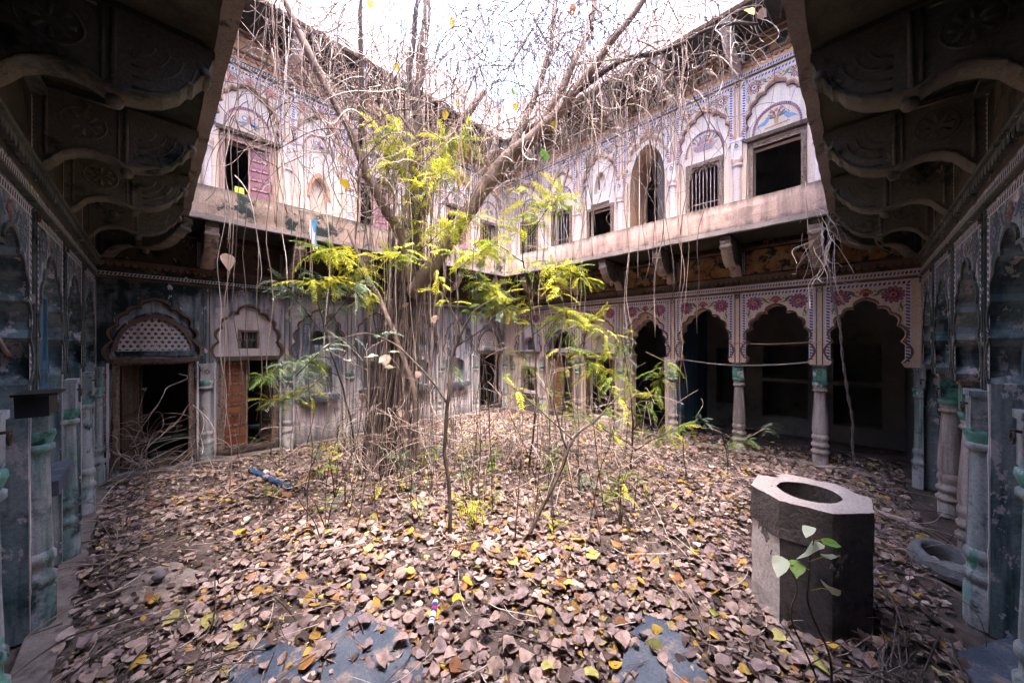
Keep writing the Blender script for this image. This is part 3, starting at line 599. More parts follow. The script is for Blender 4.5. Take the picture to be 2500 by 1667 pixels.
def bay(W, x0, x1, lev, kind, th, seed=0):
    """one bay of a wing: wall with cusped arch, recessed infill, its door / window / niche, painted spandrel"""
    zb, zl, za, zt = lev['zb'], lev['zl'], lev['za'], lev['zt']
    upper = zb > 1; xc = (x0 + x1) / 2; hw = (x1 - x0) / 2 - .125
    wm = th['upper_wall' if upper else 'lower_wall']; im = th['upper_fill' if upper else 'lower_fill']
    if not upper and seed == 0 and th.get('lower_first'): wm = th['lower_first']
    if isinstance(im, dict): im = im.get(kind, im['*'])
    arch = arch_pts(xc, hw, zl - .05, za); d_in = .075
    openb = kind in ('open', 'open_left', 'deep_arch', 'deep_door')
    base = lev['imp'] if kind == 'open' else zb
    mb = MB(); sp = [(x0, base), (xc - hw, base)] + arch + [(xc + hw, base), (x1, base), (x1, zt), (x0, zt)]
    thick = .26 if openb else d_in
    mb.prism(sp, 0, .26, wm, side=False); mb.wallpath([(xc - hw, base)] + arch + [(xc + hw, base)], 0, thick, th.get('reveal', wm))
    if kind == 'open': mb.prism(sp, .26, .26, wm, side=False); mb.box(x0 + .012, xc - hw, .0, .26, base - .001, base, wm); mb.box(xc + hw, x1 - .012, .0, .26, base - .001, base, wm)
    mb.build('wall', W)
    if th.get('jamb') and not upper and kind != 'open':
        for s_ in (-1, 1):
            j_ = MB(); e_ = xc + s_ * hw; rough_box(j_, min(e_, e_ + s_ * .032), max(e_, e_ + s_ * .032), -.007, .02, zb, zl - .06, th['jamb'], .08, .004, 9, seed=x0 + s_); j_.build('jamb_edge', W)
    # moulded rim of the cusped arch
    k1 = 1 + .028 / hw; rim = MB(); outr = scale_pts(arch, xc, zl - .05, k1, 1 + .030 / (za - zl)); rim.prism(list(arch) + list(reversed(outr)), -.013, .004, th['rim' if not upper else 'rim_upper'])
    rim.build('arch_moulding', W)
    if kind == 'open' or openb:
        pass
    if not openb:
        bl = MB(); inn = scale_pts(arch, xc, zl - .05, 1 - .018 / hw, 1 - .02 / (za - zl))
        bl.prism(list(arch) + list(reversed(inn)), d_in - .004, d_in - .001, th['line']); bl.build('painted_line', W)
    if th.get('orn_upper' if upper else 'orn_lower'): ornament(W, x0, x1, lev, th['orn_upper' if upper else 'orn_lower'], arch, hw)
    fill = [(xc - hw, zb)] + arch + [(xc + hw, zb)]
    holes = []; y = d_in
    def rect(a, b, c, d): return [(a, c), (a, d), (b, d), (b, c)]
    def infill(holes, m=im, mb_=None):
        f = MB(); f.prism(fill, y, y + .2, m, holes=holes, side=False); return f.build('infill_wall', W)
    wood = th.get('wood', 'wood_carved')
    def lintel(z=zl - .03, hh=.07, m=None, ext=.05):
        l = MB(); rough_box(l, xc - hw - ext * .2, xc + hw + ext * .2, -.035, y + .1, z - hh / 2, z + hh / 2, m or th.get('lintel', 'wood_dark'), .1, .006, 8, seed=x0)
        l.build('lintel', W)
    def door(x_a, x_b, z0, z1, leafs, fm=wood, wd=.06):
        D = carved_frame(W, 'door', x_a, x_b, z0, z1, y, fm, wd)
        for (side, wl, ang, mp, mf) in leafs:
            door_leaf(D, x_a if side > 0 else x_b, wl, z0 + .02, z1 - .01, y, ang, mp, mf, 8, side)
        t = MB(); t.box(x_a, x_b, y - .02, y + .12, z0 - .06, z0 + .015, 'wood_dark'); t.build('threshold', D)
        return D
    def window(x_a, x_b, z0, z1, nb=0, fm=wood, wd=.07, shutter=None, cusp=False):
        Wn = carved_frame(W, 'window', x_a, x_b, z0, z1, y, fm, wd)
        if nb: bars(Wn, x_a, x_b, z0, z1, y + .05, nb)
        if cusp:
            c = MB(); cp = arch_pts((x_a + x_b) / 2, (x_b - x_a) / 2, z1 - .16, z1 - .01, (72, 40, 0), .2, 3); c.prism([(x_a, z1 - .25), (x_a, z1)] + [(x_b, z1), (x_b, z1 - .25)] + list(reversed(cp)), y + .0, y + .03, fm); c.build('cusped_head', Wn)
        if shutter: door_leaf(Wn, x_b if shutter[0] < 0 else x_a, (x_b - x_a) * .5, z0, z1 - .01, y, shutter[1], 'door_purple', 'wood_pink', 8, shutter[0], .02)
        return Wn
    if upper:
        z0 = zb + .12; z1 = zl - .18
        if kind in ('win_dark', 'win_bars', 'win_shutter', 'win_far'):
            ww = .34 if kind in ('win_dark', 'win_shutter') else .27
            holes = [rect(xc - ww, xc + ww, z0, z1)]; infill(holes)
            window(xc - ww, xc + ww, z0, z1, 8 if kind == 'win_bars' else (6 if kind == 'win_far' else 0), 'wood_pink' if kind == 'win_shutter' else 'wood_carved', .075, (-1, R(-8)) if kind == 'win_shutter' else None, kind == 'win_bars')
            if kind in ('win_dark', 'win_shutter'): lintel()
            lunette(W, xc, .36, zl + .05, zl + .50, y, th['lun'][seed % len(th['lun'])])
        elif kind == 'niche_win':
            ww = .30; holes = [rect(xc - ww, xc + ww, z0, z1 - .25), pointed(xc, .17, zl - .02, zl + .50, 6) + [(xc + .17, zl - .02)][:0]]
            infill(holes); window(xc - ww, xc + ww, z0, z1 - .25, 0, 'wood_carved', .07)
            n = MB(); n.prism([(xc - .2, zl - .1), (xc - .2, zl + .6), (xc + .2, zl + .6), (xc + .2, zl - .1)], y + .12, y + .14, 'cream'); n.build('niche_back', W)
            n = MB(); n.box(xc - .1, xc + .06, y + .112, y + .12, zl + .05, zl + .3, 'whitewash'); n.box(xc - .25, xc + .25, y - .02, y + .1, z1 - .17, z1 - .10, 'wood_dark'); n.build('niche_panel', W)
        elif kind == 'niche_sill':
            nh = pointed(xc, .16, zb + 1.0, zb + 1.42, 6); nh = [(xc - .16, zb + .55)] + nh + [(xc + .16, zb + .55)]
            infill([nh]); n = MB(); n.box(xc - .2, xc + .2, y + .09, y + .11, zb + .5, zb + 1.5, 'cream'); n.build('niche_back', W)
            s_ = MB(); rough_box(s_, xc - .34, xc + .34, y - .14, y + .02, zb + .46, zb + .53, 'wood_pink', .08, .006); s_.build('sill', W)
            arc = pointed(xc, .22, zb + 1.0, zb + 1.52, 6); a2 = pointed(xc, .165, zb + 1.0, zb + 1.425, 6); s_ = MB(); s_.prism(arc + list(reversed(a2)), y - .03, y, 'terracotta'); s_.build('hood', W)
            lunette(W, xc, .30, zl + .12, zl + .50, y, 'blue')
        elif kind == 'jali_shutter':
            ww = .33; pj = pointed(xc, .33, zl + .06, zl + .56); holes = [rect(xc - ww, xc + ww, z0, z1), pj]; infill(holes)
            window(xc - ww, xc + ww, z0, z1, 0, 'wood_pink', .07, (-1, R(-14))); lintel()
            J = jali(W, pj, y + .02, 'whitewash', .07, .024)
            r = MB(); po = pointed(xc, .38, zl + .04, zl + .62); r.prism(po + list(reversed(pj)), y - .02, y, 'terracotta_dark'); r.build('rim', J)
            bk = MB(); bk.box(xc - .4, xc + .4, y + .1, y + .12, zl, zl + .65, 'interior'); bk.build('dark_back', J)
        elif kind == 'deep_door':
            j = MB(); oh = hw - .07; ip = pointed(xc, oh, zl - .15, za - .17); inner = [(xc - oh, zb)] + ip + [(xc + oh, zb)]
            j.prism(fill, y, y + .02, im, holes=[inner], side=False); j.wallpath(inner, y, y + .75, 'peach'); j.build('jamb', W)
            l = MB(); l.box(xc + oh - .20, xc + oh - .005, y + .12, y + .40, zb + .5, za - .32, 'parapet_pink'); l.build('hanging_board', W)
            s_ = MB(); s_.box(xc - oh + .1, xc + oh - .01, y + .6, y + .9, zb, zb + .62, 'peach'); s_.build('inner_sill', W)
            bb = MB(); bb.box(xc - oh - .2, xc - oh + .02, y + .78, y + .9, zb, za, 'peach'); bb.build('inner_jamb', W)
        return
    # lower storey
    if kind == 'door_jali':
        dw = .38; z1 = zl - .10; pj = pointed(xc, .40, zl + .12, zl + .62); infill([rect(xc - dw, xc + dw, .14, z1), pj])
        D = door(xc - dw, xc + dw, .14, z1, th.get('leafs', [(1, .36, R(55), 'wood_dark', 'wood_dark')]), 'wood_carved', .07); lintel()
        J = jali(W, pj, y + .015, th.get('jali', 'infill_pale'), .066, .024)
        r = MB(); po = pointed(xc, .455, zl + .09, zl + .69); r.prism(po + list(reversed(pj)), y - .025, y, th['rim']); r.box(xc - .45, xc + .45, y - .03, y, zl + .04, zl + .11, wm); r.build('rim', J)
        r = MB(); po2 = pointed(xc, .48, zl + .09, zl + .725); r.prism(po2 + list(reversed(po)), y - .04, y, wm); r.build('outer_rim', J)
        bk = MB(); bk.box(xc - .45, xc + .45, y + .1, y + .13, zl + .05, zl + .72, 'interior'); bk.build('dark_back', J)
    elif kind == 'door_panel':
        dw = .37; z1 = zl - .08; infill([rect(xc - dw, xc + dw, .14, z1), rect(xc - .12, xc + .12, zl + .14, zl + .44)], 'infill_clean')
        D = door(xc - dw, xc + dw, .14, z1, [(1, .36, R(5), 'door_rust', 'wood_carved'), (-1, .30, R(-66), 'wood_dark', 'wood_dark')], 'wood_carved', .075); lintel()
        Wn = carved_frame(W, 'window', xc - .12, xc + .12, zl + .14, zl + .44, y, 'wood_carved', .035, False, .012); bars(Wn, xc - .12, xc + .12, zl + .14, zl + .44, y + .03, 6, 'iron_bar', .006)
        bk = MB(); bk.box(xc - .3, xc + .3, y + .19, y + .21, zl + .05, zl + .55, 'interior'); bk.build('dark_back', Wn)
    elif kind in ('niche_shelf', 'niche_hole'):
        s_ = .26; h0 = .98 if kind == 'niche_shelf' else 1.0; nt_ = pointed(xc, s_, 1.45, 1.62, 6); nh = [(xc - s_, h0)] + nt_ + [(xc + s_, h0)]
        nh2 = [(xc - .19, zl + .2)] + pointed(xc, .19, zl + .32, zl + .50, 6) + [(xc + .19, zl + .2)]
        infill([nh, nh2], im)
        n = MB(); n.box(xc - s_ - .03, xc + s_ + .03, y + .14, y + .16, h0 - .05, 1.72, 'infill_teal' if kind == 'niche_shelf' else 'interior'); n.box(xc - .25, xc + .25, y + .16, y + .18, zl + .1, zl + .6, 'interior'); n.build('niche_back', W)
        n = MB(); rough_box(n, xc - .36, xc + .36, y - .16, y + .05, h0 - .14, h0 - .012, 'slab_blue', .06, .006); n.build('stone_shelf', W)
        n = MB()
        for (a, b, c, d) in ((xc - hw + .06, xc + hw - .06, zl - .04, zl), (xc - .33, xc + .33, zl - .16, zl - .12), (xc - .30, xc - .27, zl + .08, zl + .6), (xc + .27, xc + .30, zl + .08, zl + .6), (xc - .30, xc + .30, zl + .6, zl + .63), (xc - .33, xc - .30, h0, zl - .16), (xc + .30, xc + .33, h0, zl - .16)): n.box(a, b, y - .018, y, c, d, im)
        n.build('moulding', W)
        dd = MB(); dd.box(xc - hw, xc + hw, y - .012, y, 0.0, h0 - .25, 'infill_pale'); dd.build('dado', W)
    elif kind == 'niche_window':
        infill([rect(xc - .24, xc + .24, .62, 1.28), [(xc - .2, zl + .05)] + pointed(xc, .2, zl + .2, zl + .45, 6) + [(xc + .2, zl + .05)]], im)
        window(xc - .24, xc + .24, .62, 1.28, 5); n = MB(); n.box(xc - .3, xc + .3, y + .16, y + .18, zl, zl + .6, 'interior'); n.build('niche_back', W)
        n = MB(); rough_box(n, xc - .34, xc + .34, y - .06, y, .50, .57, 'wood_dark', .06, .005); n.build('sill', W); dd = MB(); dd.box(xc - hw, xc + hw, y - .012, y, 0, .48, 'parapet_pink'); dd.build('dado', W); lintel()
    elif kind == 'door_fan':
        dw = .36; z1 = zl - .08; pj = pointed(xc, .36, zl + .1, zl + .56); infill([rect(xc - dw, xc + dw, .14, z1), pj], 'infill_pale')
        door(xc - dw, xc + dw, .14, z1, [(1, .34, R(8), 'door_rust', 'wood_carved'), (-1, .34, R(-30), 'wood_dark', 'wood_dark')]); lintel()
        r = MB(); po = pointed(xc, .42, zl + .08, zl + .63); r.prism(po + list(reversed(pj)), y - .03, y, 'parapet_pink'); r.build('fanlight_rim', W)
        r = MB()
        for i in range(5): xx = xc - .28 + .14 * i; r.box(xx - .008, xx + .008, y + .04, y + .06, zl + .1, zl + .30 + .2 * (1 - abs(i - 2) / 2.2), 'iron')
        r.build('fanlight_bars', W)
    elif kind == 'niche_border':
        dw = .33; infill([rect(xc - dw, xc + dw, .2, zl - .2), [(xc - .15, zl + .08)] + pointed(xc, .15, zl + .3, zl + .44, 6) + [(xc + .15, zl + .08)]], 'cream')
        carved_frame(W, 'door', xc - dw, xc + dw, .2, zl - .2, y, 'wood_dark', .06); lintel()
        b_ = MB()
        for (a, b, c, d) in ((-.24, .05, -.24, .56), (.24, .05, .24, .56), (-.24, .56, .24, .56)): rope_strip(b_, xc + a, zl + b, xc + c, zl + d, .04, 'paint_blue', y - .003)
        b_.build('painted_border', W)
        n = MB(); n.box(xc - .3, xc + .3, y + .13, y + .15, zl - .05, zl + .6, 'infill_pale'); n.build('niche_back', W)
    elif kind == 'deep_arch':
        oh = hw - .075; ip = arch_pts(xc, oh, zl - .06, za - .15); inner = [(xc - oh, zb)] + ip + [(xc + oh, zb)]
        j = MB(); j.prism(fill, .13, .15, im, holes=[inner], side=False); j.wallpath(inner, .13, .34, th.get('reveal2', im)); j.build('inner_arch', W)
        bl = MB(); inn = scale_pts(ip, xc, zl - .06, 1 - .02 / oh, 1 - .022 / (za - zl)); inn2 = scale_pts(ip, xc, zl - .06, 1 + .02 / oh, 1 + .022 / (za - zl)); bl.prism(list(inn2) + list(reversed(ip)), .126, .129, th['line']); bl.build('painted_line', W)
        inst('painted_lotus', ORN['bright']['lot'], W, (xc, .126, za - .075), (0, 0, 0), (.04, 1, .05))
        if th.get('deep_back'):
            bk = MB(); bk.box(xc - hw, xc + hw, .55, .6, 0, 2.7, th['deep_back']); bk.build('recess_back', W)

def wing(label, loc, rz, x0, x1, bnds, low, upp, th, vis=None):
    W = empty('haveli_wing', loc, rz); tag(W, label, 'building wing', 'four wings round the courtyard')
    # bays
    for lev, kinds, up in ((LOW, low, False), (UPP, upp, True)):
        for i, k in enumerate(kinds):
            if k: bay(W, bnds[i], bnds[i + 1], lev, k, th, i)
    for a, b in ((x0, bnds[0]), (bnds[-1], x1)):                    # plain strips at the corners
        if b - a > .02:
            m = MB(); m.box(a, b, 0, .26, 0, LOW['zt'], th['lower_wall']); m.box(a, b, 0, .26, UPP['zb'], UPP['zt'], th['upper_wall']); m.build('corner_pier', W)
    # cornice, friezes, gallery, eave
    for lev, zs, up in ((LOW, 3.86, False), (UPP, 7.60, True)):
        zt = lev['zt']
        m = MB(); m.box(x0, x1, .002, .26, zt, zs + .05, th['frieze_up' if up else 'frieze']); m.build('upper_wall_band', W)
        m = MB(); rough_box(m, x0, x1, -.03, .02, zt + .015, zt + .035, th['rim'], .3, .002); rough_box(m, x0, x1, -.05, .02, zt + .27, zt + .30, th['rim'], .3, .002)
        rough_box(m, x0, x1, -.07, .02, zs - .13, zs - .09, th['rim'], .3, .003); m.build('cornice', W)
        m = MB(); m.box(x0, x1, -.002, .01, zt + .04, zt + .14, th['band']); rope_strip(m, x0, zt + .09, x1, zt + .09, .05, th['rope'], -.006); m.build('painted_band', W)
        if th.get('scallop', True):
            m = MB(); n = int((x1 - x0) / .085); st_ = (x1 - x0) / n
            for i in range(n):
                xc = x0 + (i + .5) * st_; ar = [(xc - st_ * .46 * math.cos(PI * t / 6), zt + .265 - st_ * .8 * math.sin(PI * t / 6)) for t in range(7)]
                m.prism(ar, -.03, 0, th['rim' if not up else 'rim_upper'], back=False)
            m.build('scalloped_moulding', W)
        for i in range(len(bnds) - 1):                               # painted panels under the soffit
            a, b = bnds[i] + .1, bnds[i + 1] - .1; z0_, z1_ = zt + .335, zs - .16
            if z1_ - z0_ > .05:
                m = MB(); m.box(a, b, -.006, .004, z0_, z1_, th['panel_up' if up else 'panel']); pn = m.build('painted_panel', W)
                m = MB(); rope_strip(m, a, z0_, a, z1_, .04, th['rope'], -.009); rope_strip(m, b, z0_, b, z1_, .04, th['rope'], -.009); m.build('painted_border', pn)
        # soffit slab, mitred at the inner corners
        e0, e1 = x0 + PROJ, x1 - PROJ
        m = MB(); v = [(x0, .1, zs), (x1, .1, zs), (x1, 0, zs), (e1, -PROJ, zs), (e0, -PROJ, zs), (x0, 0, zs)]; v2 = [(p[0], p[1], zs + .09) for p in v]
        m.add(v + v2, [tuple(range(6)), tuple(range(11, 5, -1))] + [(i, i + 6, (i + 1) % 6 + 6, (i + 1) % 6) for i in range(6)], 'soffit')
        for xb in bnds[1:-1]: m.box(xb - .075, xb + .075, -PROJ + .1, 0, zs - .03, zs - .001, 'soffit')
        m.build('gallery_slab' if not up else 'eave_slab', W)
        m = MB(); ztop = 4.38 if not up else 8.47
        nseg = 1; rough_box(m, e0 + .002, e1 - .002, -PROJ, -PROJ + .12, zs + .09, ztop, th['parapet_up' if up else 'parapet'], .14, .012, 3.0, 'ledge' if not up else 'roof_lime', seed=rz * 3 + zs); m.build('parapet', W)
        m = MB(); rough_box(m, e0 - .05, e1 + .05, -PROJ - .045, -PROJ + .05, zs - .015, zs + .075, 'ledge' if not up else th['parapet_up'], .11, .009, 5.0, seed=zs); rough_box(m, e0 - .02, e1 + .02, -PROJ - .02, -PROJ + .06, zs + .07, zs + .11, th['parapet_up' if up else 'parapet'], .15, .006, 5.0, seed=zs); m.build('ledge', W)
        for xb in bnds:
            if x0 + .3 < xb < x1 - .3: bracket(W, xb, zs - .032, th.get('bracket', 'pale'))
    for i, xb in enumerate(bnds):
        if th.get('cols') and i in th['cols']: three('column', COL, W, xb, .13)
        elif x0 + .05 < xb < x1 - .05: three('pilaster', PIL[th['pil']], W, xb, .0)
        if x0 + .05 < xb < x1 - .05 and any(upp): three('pilaster', PIL['upp'], W, xb, .0)
        for lev in (LOW, UPP):
            if x0 + .05 < xb < x1 - .05: inst('iron_ring', RING, W, (xb, -.012, lev['zt'] - .06), (0, 0, 0)); inst('iron_ring', RING, W, (xb, -.09, lev['imp'] - .12), (0, 0, 0))
    # pier strips above the capitals: moulded lines between the borders
    for lev in (LOW, UPP):
        m = MB(); m.box(0, .015, -.012, .004, lev['imp'], lev['zt'] - .01, th['rim'] if lev is LOW else 'terracotta'); me = m.mesh('pier_fillet')
        for xb in bnds[1:-1]:
            for dx in (-.045, .03): inst('pier_fillet', me, W, (xb + dx, 0, 0))
    # body of the wing behind the facade
    m = MB(); D = 2.9
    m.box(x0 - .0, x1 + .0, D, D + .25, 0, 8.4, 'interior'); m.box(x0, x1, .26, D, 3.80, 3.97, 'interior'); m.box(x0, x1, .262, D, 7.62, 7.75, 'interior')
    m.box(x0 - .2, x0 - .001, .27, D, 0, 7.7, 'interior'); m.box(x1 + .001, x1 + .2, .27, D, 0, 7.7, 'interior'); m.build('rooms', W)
    if not any(upp):
        m = MB(); m.box(x0, x1, 0, .26, UPP['zb'], UPP['zt'], th['upper_wall']); m.build('upper_wall', W)
    fl = MB(); fl.box(x0, x1, -PROJ + .125, .0, 3.952, 3.975, 'ledge'); fl.build('gallery_floor', W)
    if not any(low): pass
    return W

TH_C = dict(lower_wall='cream', upper_wall='cream', lower_fill={'*': 'infill_pale', 'deep_arch': 'cream'}, upper_fill='whitewash', rim='terracotta_dark', rim_upper='terracotta', line='paint_blue',
            orn_lower='bright', orn_upper='upper', lun=['basket', 'basket', 'basket', 'basket', 'basket', 'birds', 'basket'], band='cream', rope='paint_blue', frieze='frieze_dark', frieze_up='peach', panel='frieze_gold', panel_up='frieze_gold',
            parapet='parapet_pink', parapet_up='roof_lime', pil='low_stone', reveal2='cream')
TH_B = dict(lower_wall='sooty', lower_first='soot_black', upper_wall='cream_faded', lower_fill={'*': 'infill_teal'}, upper_fill='whitewash', rim='terracotta_dark', rim_upper='terracotta', line='terracotta_dark',
            orn_lower=None, orn_upper='faded', lun=['blue'], band='sooty', rope='paint_dim', frieze='frieze_dark', frieze_up='peach', panel='frieze_dark', panel_up='peach',
            parapet='parapet_mould', parapet_up='roof_lime', pil='low_worn', jamb='infill_clean', jali='infill_clean')
TH_AD = dict(lower_wall='teal_plaster', upper_wall='whitewash', lower_fill={'*': 'blue_wash'}, upper_fill='whitewash', rim='rim_teal', rim_upper='terracotta', line='paint_dim',
             orn_lower='dim', orn_upper=None, lun=['blue'], band='teal_plaster', rope='paint_dim', frieze='frieze_dark', frieze_up='frieze_dark', panel='frieze_dark', panel_up='frieze_dark',
             parapet='parapet_mould', parapet_up='roof_lime', pil='low_teal', jamb='infill_pale', bracket='dark', reveal='teal_plaster', reveal2='teal_plaster', deep_back='blue_wash')
# far left wing (faces the camera's left half)
bB = [-.6, .60, 1.77, 2.93, 4.10, 5.27, 6.43, 7.60]
WB = wing('far left wing with soot blackened door bays below and faded painted gallery above', (0, YB, 0), 0, XA, XC, bB,
          ['door_jali', 'door_panel', 'niche_shelf', 'niche_hole', 'niche_shelf', 'niche_shelf', 'door_jali'],
          ['win_dark', 'win_shutter', 'niche_sill', 'jali_shutter', 'niche_sill', 'win_shutter', 'win_far'], TH_B)
# far right wing: local x = -Y
bC = [-7.47, -6.30, -5.13, -3.95, -2.77, -1.60, -.44, .63]
TH_C['cols'] = {5, 6}
WC = wing('far right wing with blue bordered floral arches and open columned porch', (XC, 0, 0), R(-90), -YB, -YD, bC,
          ['niche_window', 'door_fan', 'niche_border', 'deep_arch', 'open', 'open', 'open'],
          ['win_far', 'win_far', 'niche_win', 'deep_door', 'win_bars', 'win_dark', 'win_dark'], TH_C)
# near left wing: local x = Y
bA = [.60, 1.77, 2.94, 4.11, 5.28, 6.45, 7.62]
TA = dict(TH_AD)
WA = wing('near left wing of dark blue plaster arches under a bracketed soffit', (XA, 0, 0), R(90), YD, YB, bA,
          [None, None, 'deep_arch', 'niche_shelf', 'deep_arch', 'deep_arch'], [None] * 6, TA)
# near right wing: local x = -X
bD = [-7.48, -6.48, -5.31, -4.14, -2.97, -1.80, -.63]
TD = dict(TH_AD); TD['cols'] = {1, 2}; TD['deep_back'] = 'blue_wash'; TD['lower_fill'] = {'*': 'teal_plaster'}
WD = wing('near right wing with green capped baluster columns under carved brackets', (0, YD, 0), R(180), -XC, -XA, bD,
          ['open', 'open', 'open', 'deep_arch', None, None], [None] * 6, TD)
# the porch behind the open arches of the far right wing
m = MB(); m.box(-2.83, -2.71, .26, 2.9, 0, 3.8, 'blue_wash'); m.build('porch_side_wall', WC)
m = MB(); hs = [[(a, c), (a, d), (b, d), (b, c)] for a, b, c, d in ((-2.5, -1.9, .55, 1.9), (-1.55, -.75, .35, 1.15), (-1.55, -.75, 1.25, 1.95), (-.35, .35, .35, 1.15), (-.35, .35, 1.25, 2.0))]
m.prism([(-2.71, 0), (.64, 0), (.64, 3.8), (-2.71, 3.8)], 2.15, 2.5, 'interior_stone', holes=hs, side=False); m.box(-2.7, .6, 2.12, 2.15, 2.08, 2.16, 'interior_stone'); m.build('porch_back_wall', WC)
m = MB(); m.box(-1.6, -.7, 2.05, 2.4, 1.17, 1.23, 'interior_stone'); m.build('stone_shelf', WC)
m = MB(); m.box(-.4, .4, 2.05, 2.4, 1.17, 1.23, 'interior_stone'); m.build('stone_shelf', WC)
# diagonal brackets in the two visible side corners and the far one
bracket(WB, XA + .05, 3.83, 'dark', R(45), 1.45, .0); bracket(WB, XC - .05, 3.83, 'dark', R(-45), 1.45)
bracket(WC, -YD - .05, 3.83, 'dark', R(-45), 1.45); bracket(WB, XC - .05, 7.57, 'dark', R(-45), 1.45)
# steps / plinth kerbs along the wings
for (Wg, a, b, mm, lab) in ((WB, -.5, 1.85, 'kerb_worn', 0), (WB, 1.9, 7.5, 'kerb_worn', 1), (WC, -7.6, -2.75, 'kerb_worn', 2), (WA, 3.0, 7.7, 'kerb_worn', 3), (WC, -2.7, .6, 'kerb_worn', 4)):
    x = a
    while x < b - .2:
        L = min(random.uniform(.7, 1.1), b - x); s_ = MB(); rough_box(s_, x + .006, x + L - .006, -.16 + random.uniform(-.03, .03), .02 if lab != 4 else .1, -.05, (.06 if lab < 3 else .03) + random.uniform(-.012, .012), mm, .1, .01, 5, seed=x * 3 + lab); s_.build('kerb_stone', Wg); x += L

# ------------------------------------------------------------------ ground, paving
n_ = 120; gv = []; gf = []
gm = MB()
for j in range(n_ + 1):
    for i in range(n_ + 1):
        x = -1.2 + 11.4 * i / n_; y = -1.2 + 11.4 * j / n_
        gv.append((x, y, -.02 + nz((x, y, 0), 1.3, .018) + nz((x, y, 3), 5, .008)))
for j in range(n_):
    for i in range(n_): a = j * (n_ + 1) + i; gf.append((a, a + 1, a + n_ + 2, a + n_ + 1))
gm.add(gv, gf, 'soil', True)
for (x0, x1, y0, y1) in ((-60, 60, -60, -1.2), (-60, 60, 10.2, 60), (-60, -1.2, -1.2, 10.2), (10.2, 60, -1.2, 10.2)):
    gm.add([(x0, y0, -.03), (x1, y0, -.03), (x1, y1, -.03), (x0, y1, -.03)], [(0, 1, 2, 3)], 'soil')
GND = gm.build('ground'); tag(GND, 'dusty soil floor of the courtyard under the leaf litter', kind='structure')
def on_ground(px, py): return P(px, py, 856 * H / (py - 840))
SLABS = []
def in_slab(x, y):
    for poly in SLABS:
        ins = False; n = len(poly)
        for i in range(n):
            (xa, ya), (xb, yb) = poly[i], poly[(i + 1) % n]
            if (ya > y) != (yb > y) and x < xa + (y - ya) / (yb - ya) * (xb - xa): ins = not ins
        if ins: return True
    return False
def slab(pts, m, th=.035):
    ps = [on_ground(x, y) for x, y in pts]; fine_ = []
    for k, p in enumerate(ps):
        q = ps[(k + 1) % len(ps)]
        for t in (0, .25, .5, .75):
            s_ = p.lerp(q, t); fine_.append((s_.x + nz(s_, 9, .03), s_.y + nz(s_ + Vector((5, 5, 5)), 9, .03)))
    SLABS.append(fine_); c = (sum(p[0] for p in fine_) / len(fine_), sum(p[1] for p in fine_) / len(fine_)); mb = MB(); n = len(fine_)
    top = [(c[0] + (x - c[0]) * .97, c[1] + (y - c[1]) * .97, th) for x, y in fine_]
    mb.add([(x, y, -.02) for x, y in fine_] + [(x, y, th - .008) for x, y in fine_] + top, [(i, (i + 1) % n, n + (i + 1) % n, n + i) for i in range(n)] + [(n + i, n + (i + 1) % n, 2 * n + (i + 1) % n, 2 * n + i) for i in range(n)] + [tuple(range(2 * n, 3 * n))], m)
    return mb.build('paving_slab', GND)
slab([(770, 1760), (1030, 1760), (1040, 1640), (985, 1560), (880, 1500), (800, 1520)], 'slab_blue')
slab([(1490, 1700), (1500, 1640), (1560, 1570), (1600, 1590), (1640, 1690), (1600, 1760)], 'slab_blue')
slab([(1540, 1560), (1575, 1510), (1620, 1520), (1700, 1600), (1730, 1680), (1660, 1690), (1610, 1590)], 'slab_blue')
slab([(560, 1760), (740, 1760), (790, 1600), (640, 1570), (560, 1640)], 'slab_blue')
slab([(2330, 1600), (2480, 1560), (2560, 1700), (2400, 1740)], 'slab_blue')
slab([(260, 1420), (420, 1370), (500, 1400), (440, 1450), (300, 1480)], 'kerb_worn', .012)

# ------------------------------------------------------------------ leaves
LT = np.array([0, .08, .22, .42, .62, .82, 1.0]); LW = np.array([0, .30, .45, .46, .34, .15, 0])
def leaf_base():
    v = [(0., 0.)]
    for t, w_ in zip(LT[1:-1], LW[1:-1]): v += [(t, -w_), (t, 0), (t, w_)]
    v.append((1., 0.)); f = [(0, 1, 2), (0, 2, 3)]
    for k in range(4):
        a = 1 + 3 * k; f += [(a, a + 3, a + 4, a + 1), (a + 1, a + 4, a + 5, a + 2)]
    a = 13; f += [(a, 16, a + 1), (a + 1, 16, a + 2)]
    return np.array(v), f
LB, LF = leaf_base()
def leaf_xyz(n, rg):
    """n curled heart-shaped leaves, unit length, (n,17,3)"""
    x = np.repeat(LB[None, :, 0], n, 0) - .5; y = np.repeat(LB[None, :, 1], n, 0) * rg.uniform(.75, 1.05, (n, 1))
    c1 = rg.normal(.15, .55, (n, 1)); c2 = rg.normal(0, .35, (n, 1)); c3 = rg.normal(0, .45, (n, 1))
    z = c1 * y ** 2 + c2 * x ** 2 + c3 * x * y + rg.normal(0, .034, x.shape)
    y = y * (1 - .22 * np.abs(c1) * np.abs(y)); y += .12 * rg.normal(0, 1, (n, 1)) * x ** 2
    return np.stack([x, y, z], 2)
PAL = np.array([(.42, .305, .285), (.30, .225, .24), (.16, .105, .095), (.54, .43, .405), (.58, .38, .06), (.48, .27, .06), (.10, .07, .07), (.38, .17, .08), (.30, .30, .08), (.30, .215, .225), (.41, .29, .26), (.62, .50, .20)])
PW = np.array([.21, .15, .12, .14, .028, .035, .09, .035, .012, .10, .11, .02]); PW = PW / PW.sum()
